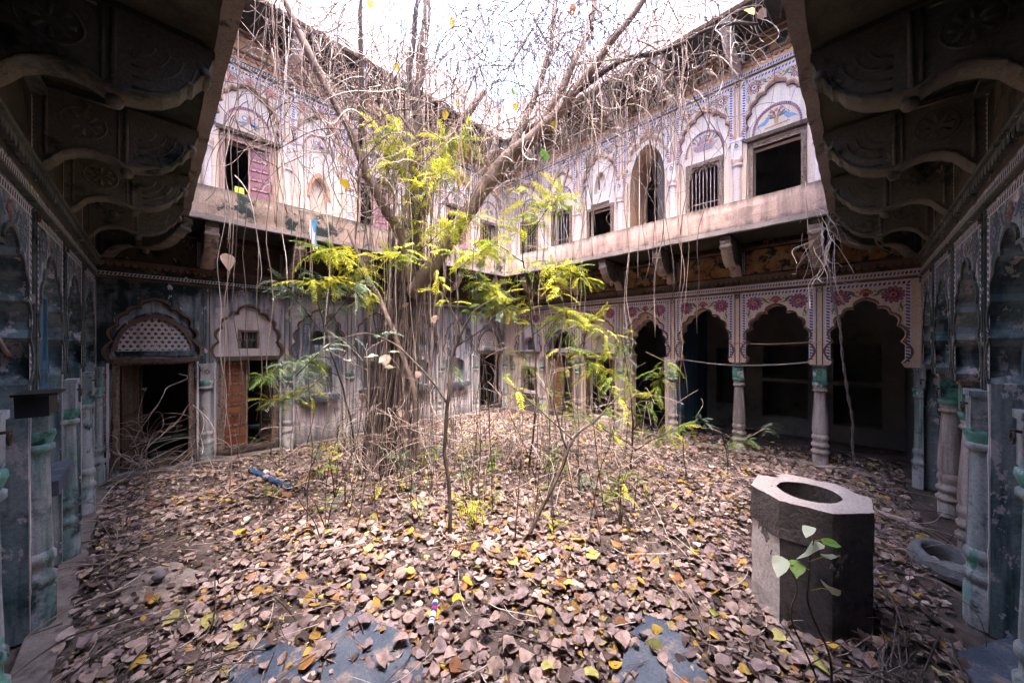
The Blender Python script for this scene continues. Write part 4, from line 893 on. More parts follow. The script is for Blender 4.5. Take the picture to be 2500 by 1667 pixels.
def leaf_cloud(name, pos, size, tilt, rg, label, weights=PW):
    n = len(pos); v = leaf_xyz(n, rg) * size[:, None, None]
    yaw = rg.uniform(0, 2 * PI, n); ta = rg.normal(0, tilt, n); tb = rg.normal(0, tilt, n)
    def rot(v, ax, ay, ang):
        c, s = np.cos(ang)[:, None], np.sin(ang)[:, None]; a, b = v[:, :, ax].copy(), v[:, :, ay].copy(); v[:, :, ax] = a * c - b * s; v[:, :, ay] = a * s + b * c
    rot(v, 1, 2, ta); rot(v, 0, 2, tb); rot(v, 0, 1, yaw)
    v[:, :, 2] -= v[:, :, 2].min(1)[:, None] * .8
    v += pos[:, None, :]
    col = PAL[rg.choice(len(PAL), n, p=weights)] * rg.uniform(.52, 1.08, (n, 1)); col = np.repeat(col[:, None, :], 17, 1) * rg.uniform(.85, 1.12, (n, 17, 1)); col[:, 2::3] *= .92
    col = np.clip(np.concatenate([col, np.ones((n, 17, 1))], 2), 0, 1)
    me = bpy.data.meshes.new(name); V = v.reshape(-1, 3)
    fl = [len(f) for f in LF]; fi = np.array([i for f in LF for i in f]); st_ = np.cumsum([0] + fl[:-1])
    me.vertices.add(len(V)); me.vertices.foreach_set('co', V.ravel())
    loops = (fi[None] + (np.arange(n) * 17)[:, None]).ravel(); me.loops.add(len(loops)); me.loops.foreach_set('vertex_index', loops)
    starts = (st_[None] + (np.arange(n) * len(fi))[:, None]).ravel(); me.polygons.add(len(starts)); me.polygons.foreach_set('loop_start', starts)
    me.polygons.foreach_set('use_smooth', np.ones(len(starts), bool)); me.update(calc_edges=True)
    at = me.color_attributes.new('Col', 'FLOAT_COLOR', 'POINT'); at.data.foreach_set('color', col.reshape(-1, 4).ravel())
    me.materials.append(MATS['litter'])
    o = bpy.data.objects.new(name, me); finish(o); return tag(o, label, kind='stuff')
def inside_well(x, y): return (x - 3.54) ** 2 + (y - .27) ** 2 < .40 ** 2
def clump(x, y): return nz((x, y, 11), .9) + .6 * nz((x, y, 4), 2.7)
pos = []
while len(pos) < 30000:
    x, y = random.uniform(-.45, 9.2), random.uniform(-.5, 7.65)
    if x > 7.6 and (y > 2.7 or random.random() < (x - 7.6) * .8): continue
    if inside_well(x, y): continue
    px = (x * RX + y * RY) / max(.1, x * FX + y * FY); dep = x * FX + y * FY
    if dep < 1.6 or abs(px) > 1.62: continue
    cl = clump(x, y)
    if cl < -.08 and random.random() < min(.85, .35 - 1.6 * cl): continue
    if (x + .05) ** 2 * 1.2 + (y - 4.15) ** 2 * .6 < .32 and random.random() < .8: continue     # the bare dusty patch on the left
    if in_slab(x, y) and random.random() < .6: continue
    if y < .2 and x > 4.0 and random.random() < .25: continue
    pos.append((x, y, random.uniform(-.01, .03) + max(0, cl) * .03))
pos = np.array(pos); sz = np.clip(rng.normal(.060, .025, len(pos)), .02, .125)
leaf_cloud('leaf_litter', pos, sz, .24, rng, 'dry mauve and tan leaves carpeting the whole courtyard floor')
pos = np.array([(random.uniform(-.45, 8.5), random.uniform(-.5, 7.6), random.uniform(0, .03)) for _ in range(24000)]); pos = pos[[not inside_well(p[0], p[1]) and not (in_slab(p[0], p[1]) and random.random() < .4) for p in pos]]
leaf_cloud('leaf_crumbs', pos, np.clip(rng.normal(.03, .012, len(pos)), .012, .06), .5, rng, 'small crumbled leaf fragments scattered between the whole leaves')
# single leaves of the foreground
def one_leaf_mesh(col, rg, mat='litter'):
    v = leaf_xyz(1, rg)[0]; me = bpy.data.meshes.new('fallen_leaf'); me.from_pydata([tuple(p) for p in v], [], LF)
    me.polygons.foreach_set('use_smooth', [True] * len(LF)); c = np.repeat(np.array(col)[None], 17, 0) * rg.uniform(.82, 1.12, (17, 1)); c[2::3] *= .85
    at = me.color_attributes.new('Col', 'FLOAT_COLOR', 'POINT'); at.data.foreach_set('color', np.clip(np.concatenate([c, np.ones((17, 1))], 1), 0, 1).ravel())
    me.materials.append(MATS[mat]); return me
KINDS = [('curled pinkish tan heart shaped leaf lying in the foreground litter', (.42, .30, .28), .35), ('dull mauve brown heart shaped leaf lying in the foreground litter', (.27, .20, .215), .28), ('dark brown withered leaf lying in the foreground litter', (.12, .08, .075), .15),
         ('bright yellow heart shaped leaf lying in the foreground litter', (.58, .36, .05), .08), ('orange brown heart shaped leaf lying in the foreground litter', (.40, .19, .065), .07), ('pale yellow green leaf lying in the foreground litter', (.46, .43, .15), .07)]
LM = [[one_leaf_mesh(c, rng) for _ in range(7)] for _, c, _ in KINDS]
def zone(x, y):
    d = x * FX + y * FY; a = (x * RX + y * RY) / d
    if math.hypot(x - 3.54, y - .27) < .75: return 'beside the octagonal well'
    if math.hypot(x - 1.38, y - 2.15) < .42: return 'near the cardboard tube'
    side_ = 'far left' if a < -.95 else 'left' if a < -.45 else 'middle left' if a < -.1 else 'middle' if a < .2 else 'middle right' if a < .6 else 'right' if a < 1.0 else 'far right'
    return 'at ' + side_ + (', along the bottom edge' if d < 2.45 else ', a little way in' if d < 3.1 else ', before the undergrowth')
cnt = 0
while cnt < 290:
    d = math.sqrt(random.uniform(2.02 ** 2, 3.75 ** 2)); a = random.uniform(-1.42, 1.30); x, y = d * (FX + RX * a), d * (FY + RY * a)
    if x < -.35 or y < -.38 or inside_well(x, y) or (in_slab(x, y) and random.random() < .6) or (x + .05) ** 2 * 1.2 + (y - 4.15) ** 2 * .6 < .25: continue
    r_ = random.random(); k = 0
    while r_ > KINDS[k][2] and k < 5: r_ -= KINDS[k][2]; k += 1
    s_ = random.uniform(.065, .118)
    o = inst('fallen_leaf', random.choice(LM[k]), None, (x, y, random.uniform(.045, .085)), (random.gauss(0, .28), random.gauss(0, .28), random.uniform(0, 2 * PI)), s_)
    tag(o, KINDS[k][0].replace('lying in the foreground litter', 'in the litter ' + zone(x, y)), 'leaf', 'single leaves of the foreground litter'); cnt += 1

# ------------------------------------------------------------------ curves for wood, roots, vines
def smooth(pts, k=4):
    p = [Vector(q) for q in pts]; p = [p[0] * 2 - p[1]] + p + [p[-1] * 2 - p[-2]]; o = []
    for i in range(1, len(p) - 2):
        for j in range(k):
            t = j / k; a, b, c, d = p[i - 1], p[i], p[i + 1], p[i + 2]
            o.append(.5 * ((2 * b) + (c - a) * t + (2 * a - 5 * b + 4 * c - d) * t * t + (3 * b - a - 3 * c + d) * t ** 3))
    o.append(p[-2]); return o
def wob(pts, amp, f=3.0, s=0.0): return [p + Vector((nz(p + Vector((s, 0, 0)), f), nz(p + Vector((3, s, 7)), f), nz(p + Vector((9, 1, s)), f))) * amp for p in pts]
def limb(mb, pts, m, n=8, k=5, amp=.03):
    P3 = [q[0] for q in pts]; rr = [q[1] for q in pts]; c = wob(smooth(P3, k), amp, 3.5, rr[0] * 50)
    rad = [np.interp(i / k, range(len(rr)), rr) * (1 + nz(c[i], 7, .16)) for i in range(len(c))]; mb.tube(c, rad, n, m); return c
def pp(*l): return [(P(x, y, d), r) for x, y, d, r in l]
def curl(start, d, n, step, wild, droop, rg=random):
    p = Vector(start); d = Vector(d).normalized(); o = [p.copy()]; ax = Vector((rg.gauss(0, 1), rg.gauss(0, 1), rg.gauss(0, 1))).normalized(); w_ = rg.gauss(0, wild)
    for i in range(n):
        if i % 5 == 4: ax = (ax + Vector((rg.gauss(0, .8), rg.gauss(0, .8), rg.gauss(0, .8)))).normalized(); w_ = rg.gauss(0, wild)
        d = (Matrix.Rotation(w_, 3, ax) @ d + Vector((0, 0, -droop))).normalized(); p = p + d * step; o.append(p.copy())
    return o

# ------------------------------------------------------------------ the strangling fig in the middle of the court
T0 = on_ground(958, 1142); TREE = empty('fig_tree', (T0.x, T0.y, 0)); tag(TREE, 'bare fig tree with many hanging aerial roots in the middle of the courtyard', 'tree')
def tpart(mb, name, kind=None):
    o = mb.build(name, TREE, kind=kind); o.matrix_parent_inverse = Matrix.Translation((-T0.x, -T0.y, 0)); return o
mb = MB(); limb(mb, pp((930, 1160, 5.70, .23), (934, 1105, 5.70, .16), (948, 1020, 5.70, .12), (965, 920, 5.70, .105), (980, 820, 5.70, .10), (992, 740, 5.70, .105), (998, 670, 5.70, .105), (1008, 590, 5.72, .13), (1016, 480, 5.7, .095), (1018, 340, 5.65, .08), (1026, 180, 5.6, .07), (1040, 40, 5.55, .06), (1050, -150, 5.5, .05)), 'bark', 14, 5, .05)
trunk = tpart(mb, 'trunk')
LIMBS = [
    ('bark_smooth', pp((1000, 720, 5.66, .14), (1060, 640, 5.62, .13), (1125, 545, 5.55, .12), (1185, 455, 5.45, .115), (1240, 385, 5.35, .11), (1300, 335, 5.2, .095), (1400, 230, 5.0, .07), (1480, 120, 4.8, .055), (1570, 0, 4.6, .045), (1640, -120, 4.4, .035))),
    ('bark_smooth', pp((1000, 690, 5.62, .10), (985, 590, 5.55, .085), (935, 500, 5.4, .075), (880, 380, 5.2, .066), (845, 300, 5.05, .06), (790, 200, 4.9, .052), (740, 100, 4.75, .046), (690, -10, 4.6, .04), (640, -120, 4.5, .03))),
    ('bark_dark', pp((878, 350, 5.15, .045), (885, 300, 5.1, .038), (882, 200, 5.0, .034), (880, 80, 4.9, .03), (878, -60, 4.8, .026))),
    ('bark_smooth', pp((1035, 520, 5.65, .075), (1060, 400, 5.7, .065), (1100, 330, 5.75, .06), (1150, 265, 5.8, .055), (1186, 220, 5.85, .045))),
    ('bark_smooth', pp((1310, 320, 5.18, .06), (1390, 180, 5.1, .05), (1440, 60, 5.0, .04), (1460, -60, 4.9, .03))),
    ('bark', pp((1240, 385, 5.35, .07), (1300, 250, 5.6, .05), (1345, 110, 5.8, .045), (1360, -30, 6.0, .04))),
    ('bark_dark', pp((1022, 300, 5.65, .06), (1000, 200, 5.5, .045), (1010, 80, 5.4, .04), (1030, -60, 5.3, .03))),
    ('bark_dark', pp((1400, 230, 5.0, .04), (1520, 150, 4.8, .032), (1640, 120, 4.6, .028), (1760, 60, 4.4, .022), (1850, 60, 4.2, .015))),
    ('bark_smooth', pp((1020, 1130, 5.5, .05), (1010, 960, 5.45, .045), (955, 800, 5.4, .042), (900, 680, 5.35, .038), (872, 620, 5.3, .03), (850, 560, 5.3, .02))),
]
CAN = []
for m_, pts in LIMBS:
    mb = MB(); c = limb(mb, pts, m_, 8, 5, .03); tpart(mb, 'limb'); CAN += [p for p in c if p.z > 4.2]
CAN += [P(1018 + 30 * random.random(), y, 5.6) for y in range(0, 450, 30)]
# fused roots that make the ribbed trunk
for i in range(58):
    a = random.uniform(0, 2 * PI); r0 = random.uniform(.14, .42); top = random.uniform(1.6, 4.8); x, y = T0.x - .06 + r0 * math.cos(a), T0.y + r0 * math.sin(a)
    k_ = random.uniform(.25, .9); tx, ty = T0.x + .20 + r0 * k_ * math.cos(a), T0.y - .1 + r0 * k_ * math.sin(a)
    c = wob(smooth([(x, y, -.02), (x * .8 + tx * .2, y * .8 + ty * .2, top * .25), (x * .4 + tx * .6, y * .4 + ty * .6, top * .6), (tx + .05, ty, top)], 6), .07, 1.8, i * 1.7)
    r = random.choice([.005, .006, .008, .010, .014, .02, .03]); mb = MB(); mb.tube(c, [r * (1.25 - .5 * k / len(c)) for k in range(len(c))], 6, random.choice(['bark', 'root_brown', 'root_dark', 'bark_dark', 'bark_dark'])); tpart(mb, 'fused_root')
# single hanging aerial roots
def hang(x, y, z0, z1, r, m, sway=.08, owner=True):
    n = max(4, int((z0 - z1) / .35)); ph = random.uniform(0, 99); dx, dy = random.gauss(0, .06), random.gauss(0, .06)
    pts = [Vector((x + dx * k / n + nz((x, y, ph + k * .5), .8, sway), y + dy * k / n + nz((y, x, ph + k * .5), .8, sway), z0 + (z1 - z0) * k / n)) for k in range(n + 1)]
    mb = MB(); mb.tube(smooth(pts, 2), r, 4, m); return tpart(mb, 'aerial_root')
RM = ['root_pale', 'root_brown', 'root_brown', 'root_dark']
def court_ok(x, y): return .45 < x < 6.6 and .5 < y < 6.8
cnt = 0
while cnt < 110:
    a, r_ = random.uniform(0, 2 * PI), abs(random.gauss(0, .55)); x, y = T0.x + .35 + r_ * math.cos(a), T0.y + .0 + r_ * math.sin(a)
    if not court_ok(x, y): continue
    hang(x, y, random.uniform(4.6, 7.2), random.choice([-.02, -.02, random.uniform(.2, 2.6)]), random.choice([.003, .004, .005, .007, .010]), random.choice(['root_brown', 'root_dark', 'root_dark', 'root_brown', 'root_pale']), .10); cnt += 1
cnt = 0
while cnt < 46:
    px = random.choice([random.gauss(1400, 75), random.gauss(1590, 70), random.gauss(1180, 60), random.uniform(1080, 1720)]); d = random.uniform(4.3, 6.8); q = P(px, 840, d)
    if not court_ok(q.x, q.y): continue
    hang(q.x, q.y, random.uniform(6.2, 7.8), random.choice([random.uniform(.1, 1.6), random.uniform(1.8, 4), random.uniform(3, 5)]), random.choice([.004, .005, .006, .008]), random.choice(RM), .16); cnt += 1
cnt = 0
while cnt < 24:
    px = random.choice([random.gauss(560, 12), random.gauss(715, 40), random.gauss(800, 50), random.gauss(640, 60)]); d = random.uniform(4.3, 6.2); q = P(px, 840, d)
    if not court_ok(q.x, q.y): continue
    hang(q.x, q.y, random.uniform(6.0, 7.8), random.choice([random.uniform(.0, 1.4), random.uniform(2.5, 4.5)]), random.choice([.004, .005, .006]), random.choice(RM), .12); cnt += 1
# tangled bare twigs of the crown
tw = {m: MB() for m in ('root_pale', 'root_brown', 'root_dark')}
def twig_at(p, n=None, wild=.35, droop=.07):
    d = (random.gauss(0, 1), random.gauss(0, 1), random.gauss(-.1, .7)); c = curl(p, d, n or random.randint(10, 26), random.uniform(.06, .10), wild, droop)
    r = random.choice([.003, .0035, .0045, .006, .009]); tw[random.choice(['root_pale', 'root_brown', 'root_brown', 'root_dark', 'root_dark'])].tube(c, [r * (1 - .5 * k / len(c)) for k in range(len(c))], 3, 'root_pale', cap=False)
    return c
for m in tw: tw[m].mats = [m]
def _tube(self, m):
    for i in range(len(self.m)): self.m[i] = 0
for i in range(1150):
    p = random.choice(CAN) + Vector((random.gauss(0, .5), random.gauss(0, .5), random.gauss(.1, .45)))
    if court_ok(p.x, p.y): twig_at(p)
for i in range(1250):
    px, py = random.choice([(random.gauss(1220, 200), random.gauss(150, 120)), (random.gauss(1220, 160), random.gauss(80, 80)), (random.gauss(760, 120), random.gauss(160, 160)), (random.gauss(1500, 160), random.gauss(110, 110))])
    p = P(px, py, random.uniform(4.4, 7.2))
    if court_ok(p.x, p.y) and p.z > 4.3: twig_at(p, None, .28, random.choice([.05, .12, .25]))
for m, mb in tw.items():
    mb.mats = [m]; mb.m = [0] * len(mb.m); tpart(mb, 'twig_tangle', 'stuff')
# a few surviving leaves on the fig
def heart(mat): 
    v = leaf_xyz(1, rng)[0]; me = bpy.data.meshes.new('leaf'); me.from_pydata([tuple(p) for p in v], [], LF); me.polygons.foreach_set('use_smooth', [True] * len(LF)); me.materials.append(MATS[mat]); return me
HY, HP, HG, HD, HO = heart('leaf_yellow'), heart('leaf_pale'), heart('leaf_green'), heart('leaf_dry'), heart('leaf_orange')
def put_leaf(me, q, s, parent=TREE, off=T0, name='leaf'):
    o = inst(name, me, parent, q, (random.gauss(0, .5), R(60) + random.gauss(0, .4), random.uniform(0, 6.3)), s)
    if parent is TREE: o.matrix_parent_inverse = Matrix.Translation((-T0.x, -T0.y, 0))
    return o
for (x, y, d, me, s) in ((905, 15, 5, HY, .14), (1103, 55, 5.2, HY, .14), (1398, 28, 4.9, HO, .14), (1330, 380, 4.9, HG, .19), (1352, 312, 5, HY, .16), (1488, 142, 4.9, HY, .14), (1258, 262, 5, HY, .1), (1120, 448, 5, HY, .12), (970, 168, 5.2, HY, .13), (1086, 282, 5.2, HY, .13), (1118, 255, 5.2, HY, .1),
                         (1168, 595, 4.6, HO, .17), (842, 452, 4.9, HY, .17), (830, 390, 5, HY, .1), (990, 745, 5.2, HD, .15), (1060, 780, 5.2, HD, .14), (1830, 32, 4.2, HY, .15), (1862, 35, 4.2, HD, .13), (1210, 745, 5, HD, .17), (1020, 915, 5.2, HD, .14), (940, 880, 5, HD, .2), (980, 1010, 5.2, HD, .12), (1255, 225, 5.1, HG, .1)):
    put_leaf(me, P(x, y, d), s)

# ------------------------------------------------------------------ saplings with feathery leaves
def frond_mesh(mat, npair, L=.30, ll=.075, wd=.010, droop=.25, curve=.3):
    mb = MB(); ra = []
    for i in range(9): t = i / 8; ra.append(Vector((L * t, L * curve * .25 * t * t, -L * droop * t * t + L * .08 * math.sin(3 * t))))
    mb.tube(ra, .0022, 3, mat, cap=False)
    for i in range(npair):
        t = .18 + .82 * (i + .3) / npair; k = min(7, int(t * 8)); b = ra[k].lerp(ra[k + 1], t * 8 - k); l = ll * (1.05 - .55 * abs(t - .5)) * random.uniform(.85, 1.1)
        for s in (-1, 1):
            a = R(random.uniform(48, 66)); dx, dy = math.cos(a), s * math.sin(a); dz = random.uniform(-.7, .1)
            q = [(0, 0), (.3, 1), (.65, .8), (1, 0), (.65, -.65), (.3, -.8)]
            pts = [(b.x + l * u * dx - wd * .95 * v_ * dy + l * .25 * u * u, b.y + l * u * dy + wd * .95 * v_ * dx, b.z + l * dz * u * u + .004 * v_) for u, v_ in q]
            mb.add(pts, [(0, 1, 5), (1, 2, 4, 5), (2, 3, 4)], mat, True)
    return mb.mesh('frond')
FR = {k: [frond_mesh(k, random.randint(8, 12), random.uniform(.34, .50), random.uniform(.07, .09), random.uniform(.0075, .010), random.uniform(.1, .5), random.uniform(-1, 1)) for _ in range(5)] for k in ('frond_lime', 'frond_green', 'frond_glaucous')}
def sapling(name, label, stems, fronds, cat='sapling', group=None, stem_mat='stem_dark', lo=.3, minz=.3):
    """stems: polylines [(P, r)...]; fronds: [(count, material, size, stem index or None)]"""
    b = stems[0][0][0]; S = empty(name, (b.x, b.y, 0)); tag(S, label, cat, group); curves = []
    inv = Matrix.Translation((-b.x, -b.y, 0))
    for k, pts in enumerate(stems):
        mb = MB(); c = limb(mb, pts, stem_mat, 5, 5, .025); o = mb.build('stem' if k == 0 else 'branch', S); o.matrix_parent_inverse = inv; curves.append(c)
    for cnt, mt, size, idx in fronds:
        for _ in range(int(cnt * (1.7 if cat == 'sapling' else 1.1))):
            c = curves[idx if idx is not None else random.randrange(len(curves))]; i = random.randint(int(len(c) * lo), len(c) - 1); p = c[i]
            if p.z < minz: continue
            o = inst('frond', random.choice(FR[mt]), S, p, (random.gauss(0, .35), random.gauss(.05, .4), random.uniform(0, 2 * PI)), size * random.uniform(.5, .95)); o.matrix_parent_inverse = inv
    return S
def g(px, py, r): q = on_ground(px, py); return (Vector((q.x, q.y, 0)), r)
sapling('neem_sapling', 'tall sapling with lime yellow feathery leaves climbing beside the fig trunk',
        [[g(1015, 1160, .016)] + pp((1022, 900, 5.3, .014), (1015, 680, 5.25, .013), (1008, 500, 5.2, .010), (990, 380, 5.15, .007), (975, 320, 5.1, .004)),
         pp((1012, 560, 5.2, .008), (1050, 450, 5.05, .006), (1110, 410, 4.95, .004)), pp((1010, 500, 5.2, .007), (965, 400, 5.1, .005), (935, 320, 5.0, .003)), pp((1015, 620, 5.2, .008), (1090, 560, 5.0, .006), (1160, 530, 4.9, .003)), pp((1012, 430, 5.2, .006), (1080, 350, 5.2, .004), (1150, 345, 5.2, .003))],
        [(120, 'frond_lime', 1.0, None), (40, 'frond_green', .9, None)], lo=.45, minz=2.6)
sapling('neem_sapling', 'leafy lime green sapling right of the fig, below the pink far parapet',
        [[g(1290, 1150, .018)] + pp((1310, 950, 5.1, .015), (1295, 760, 5.0, .012), (1275, 600, 4.9, .009), (1285, 470, 4.8, .004)),
         pp((1290, 720, 5.0, .009), (1350, 650, 4.8, .006), (1420, 680, 4.7, .003)), pp((1280, 640, 4.9, .008), (1210, 600, 4.7, .006), (1140, 640, 4.6, .003)), pp((1278, 590, 4.9, .007), (1330, 520, 4.8, .005), (1370, 480, 4.75, .003)), pp((1295, 780, 5.0, .008), (1220, 740, 4.8, .005), (1180, 690, 4.7, .003)), pp((1300, 820, 5.0, .008), (1380, 770, 4.8, .005), (1450, 800, 4.7, .003))],
        [(120, 'frond_lime', .95, None), (80, 'frond_green', .9, None), (20, 'frond_glaucous', .9, 4)], lo=.4, minz=2.1)
sapling('neem_sapling', 'sapling with blue green leaves reaching over the rusty door',
        [[g(880, 1160, .014)] + pp((845, 980, 4.9, .012), (800, 830, 4.6, .009), (770, 720, 4.5, .005), (760, 660, 4.4, .003)),
         pp((800, 830, 4.6, .007), (730, 740, 4.4, .005), (690, 690, 4.3, .003)), pp((830, 920, 4.75, .007), (730, 880, 4.4, .005), (640, 920, 4.2, .003)), pp((790, 800, 4.6, .006), (840, 740, 4.5, .005), (870, 690, 4.4, .003)), pp((820, 890, 4.7, .006), (740, 960, 4.5, .005), (660, 980, 4.3, .003))],
        [(95, 'frond_glaucous', .7, None), (26, 'frond_green', .75, 2), (22, 'frond_lime', .7, 4)], lo=.35, minz=1.3)
sapling('neem_sapling', 'slim sapling with yellow green sprays in front of the left gallery ledge',
        [[g(930, 1175, .012)] + pp((925, 950, 5.0, .011), (915, 780, 4.9, .009), (890, 680, 4.8, .006), (860, 630, 4.7, .003)),
         pp((895, 690, 4.8, .005), (840, 625, 4.6, .004), (785, 610, 4.5, .002)), pp((900, 710, 4.8, .005), (950, 650, 4.7, .004), (985, 610, 4.6, .002)), pp((910, 760, 4.9, .005), (830, 690, 4.6, .004), (760, 690, 4.4, .002))],
        [(56, 'frond_lime', .95, None), (26, 'frond_green', .9, None)], lo=.55, minz=2.4)
S0 = sapling('dark_sapling', 'dark crooked sapling standing alone in front of the fig',
        [[g(1098, 1308, .022)] + pp((1096, 1200, 3.68, .021), (1086, 1090, 3.7, .021), (1092, 980, 3.7, .022), (1105, 870, 3.75, .014), (1150, 770, 3.8, .009), (1215, 720, 3.85, .005)),
         pp((1092, 985, 3.7, .014), (1030, 900, 3.8, .012), (960, 840, 3.9, .010), (890, 815, 3.9, .009), (800, 845, 3.8, .007), (720, 920, 3.7, .004)), pp((1105, 870, 3.75, .010), (1120, 800, 3.7, .008), (1080, 700, 3.7, .006), (1040, 600, 3.7, .004)), pp((1110, 850, 3.76, .008), (1200, 780, 3.6, .006), (1270, 660, 3.5, .003))],
        [(9, 'frond_glaucous', .75, 1), (8, 'frond_green', .7, 0), (6, 'frond_lime', .7, 2)], lo=.5, minz=1.6)
for (x, y, s) in ((905, 862, .17), (935, 872, .15), (950, 888, .14), (960, 850, .13), (845, 870, .1)):
    q = P(x, y + 10, 3.85); o = inst('leaf', HP, S0, q, (random.gauss(0, .3), random.gauss(.2, .3), random.uniform(2, 4)), s); o.matrix_parent_inverse = Matrix.Translation((-S0.location.x, -S0.location.y, 0))
sapling('slanting_sapling', 'dark slanting sapling leaning right towards the columned porch',
        [[g(1284, 1322, .022)] + pp((1330, 1230, 3.6, .020), (1372, 1140, 3.65, .018), (1400, 1075, 3.7, .014), (1480, 1000, 3.8, .011), (1545, 930, 3.9, .006)),
         pp((1385, 1100, 3.68, .012), (1350, 980, 3.8, .010), (1368, 850, 3.9, .008), (1376, 740, 4.0, .005), (1330, 640, 4.0, .003)), pp((1400, 1075, 3.7, .009), (1300, 985, 3.9, .007), (1230, 930, 4.1, .004)), pp((1480, 1000, 3.8, .008), (1500, 900, 4.0, .006), (1470, 800, 4.1, .003))],
        [(26, 'frond_green', .75, None), (24, 'frond_lime', .75, None)], lo=.4, minz=1.1)
sapling('bushy_sapling', 'bushy pale green sapling in front of the narrow floral arch',
        [[g(1540, 1150, .014)] + pp((1545, 1030, 5.3, .012), (1530, 900, 5.2, .008), (1510, 800, 5.1, .004)), pp((1545, 1050, 5.3, .009), (1600, 960, 5.1, .006), (1620, 880, 5.0, .003)), pp((1540, 1000, 5.3, .009), (1470, 930, 5.1, .006), (1420, 860, 5.0, .003)), pp((1545, 1090, 5.3, .009), (1460, 1040, 5.0, .006), (1390, 1000, 4.9, .003)), pp((1550, 1100, 5.3, .008), (1620, 1060, 5.1, .005), (1680, 1040, 5.0, .003))],
        [(70, 'frond_green', .75, None), (38, 'frond_lime', .7, None), (20, 'frond_glaucous', .7, None)], lo=.2, minz=.5)
sapling('bushy_sapling', 'bushy green sapling before the rusty far door of the right wing',
        [[g(1370, 1080, .014)] + pp((1375, 980, 6.2, .012), (1385, 880, 6.0, .007), (1400, 800, 5.9, .003)), pp((1375, 1000, 6.2, .008), (1310, 930, 6.0, .005), (1270, 860, 5.9, .003)), pp((1378, 960, 6.2, .008), (1440, 900, 6.0, .005), (1480, 850, 5.9, .003))],
        [(34, 'frond_green', .8, None), (22, 'frond_lime', .75, None)], lo=.2, minz=.6)
sapling('porch_sapling', 'small sapling with drooping sprays at the foot of a porch column',
        [[g(1775, 1105, .009)] + pp((1760, 1060, 6.2, .008), (1725, 1035, 6.1, .005), (1705, 1020, 6.0, .003)), pp((1770, 1070, 6.2, .007), (1820, 1045, 6.1, .005), (1868, 1050, 6.0, .004), (1892, 1025, 6.0, .003)), pp((1772, 1085, 6.2, .006), (1800, 1080, 6.0, .003), (1830, 1075, 6.0, .002))],
        [(18, 'frond_glaucous', .62, None), (9, 'frond_green', .6, 2)], lo=.6, minz=.2)
def spot(q):
    d = q.x * FX + q.y * FY; px = 1250 + 856 * (q.x * RX + q.y * RY) / d
    where = 'far left of the fig' if px < 780 else 'left of the fig trunk' if px < 920 else 'at the fig trunk' if px < 1030 else 'just right of the fig' if px < 1180 else 'right of the fig' if px < 1330 else 'midway between fig and porch' if px < 1500 else 'before the porch arches'
    return where + (', nearest the camera' if d < 4.3 else ', behind the fig' if d > 5.9 else '')
for i in range(40):                                           # low plants round the fig
    while True:
        px = random.choice([random.gauss(860, 110), random.gauss(1150, 150), random.gauss(1480, 110), random.uniform(700, 1800)]); d = random.uniform(3.7, 6.6); q = P(px, 900, d)
        if .4 < q.x < 6.8 and .7 < q.y < 7: break
    h = random.uniform(.18, .75); st_ = []
    for k in range(random.randint(2, 4)):
        dx, dy = random.gauss(0, .16), random.gauss(0, .16); st_.append([(Vector((q.x, q.y, 0)), .006), (Vector((q.x + dx * .5, q.y + dy * .5, h * .6)), .004), (Vector((q.x + dx, q.y + dy, h)), .002)])
    fm_ = random.choice(['frond_green', 'frond_lime', 'frond_green', 'frond_glaucous'])
    sapling('seedling', ('knee high ' if h > .45 else 'low ') + {'frond_green': 'green', 'frond_lime': 'lime green', 'frond_glaucous': 'blue green'}[fm_] + ' feathery seedling ' + spot(q), st_, [(random.randint(6, 12), fm_, random.uniform(.45, .7), None)], 'seedling', 'low seedlings round the fig', lo=.3, minz=.06)
for i in range(95):                                           # bare wiry stems
    while True:
        px = random.choice([random.gauss(1180, 130), random.gauss(900, 90), random.gauss(1430, 110)]); d = random.uniform(3.5, 7.0); q = P(px, 900, d)
        if .6 < q.x < 6.8 and .9 < q.y < 7: break
    h = random.uniform(.6, 2.2); S = empty('bare_stem', (q.x, q.y, 0)); tag(S, ('tall' if h > 1.6 else 'waist high' if h > 1.0 else 'short') + ' thin leafless stem ' + spot(q), 'plant', 'bare wiry stems round the fig')
    dx, dy = random.gauss(0, .18), random.gauss(0, .18); mb = MB(); c = wob(smooth([(0, 0, 0), (dx * .3, dy * .3, h * .4), (dx, dy, h)], 5), .05, 2.5, i); mb.tube(c, [.0065 * (1.1 - .7 * k / len(c)) for k in range(len(c))], 4, random.choice(['stem_dark', 'root_brown', 'root_dark'])); mb.build('stem', S)
    for k in range(random.randint(2, 4)):
        p = random.choice(c[2:]); mb = MB(); mb.tube(curl(p, (random.gauss(0, 1), random.gauss(0, 1), .6), random.randint(4, 9), .06, .2, .02), .003, 3, 'root_brown', cap=False); mb.build('twig', S)

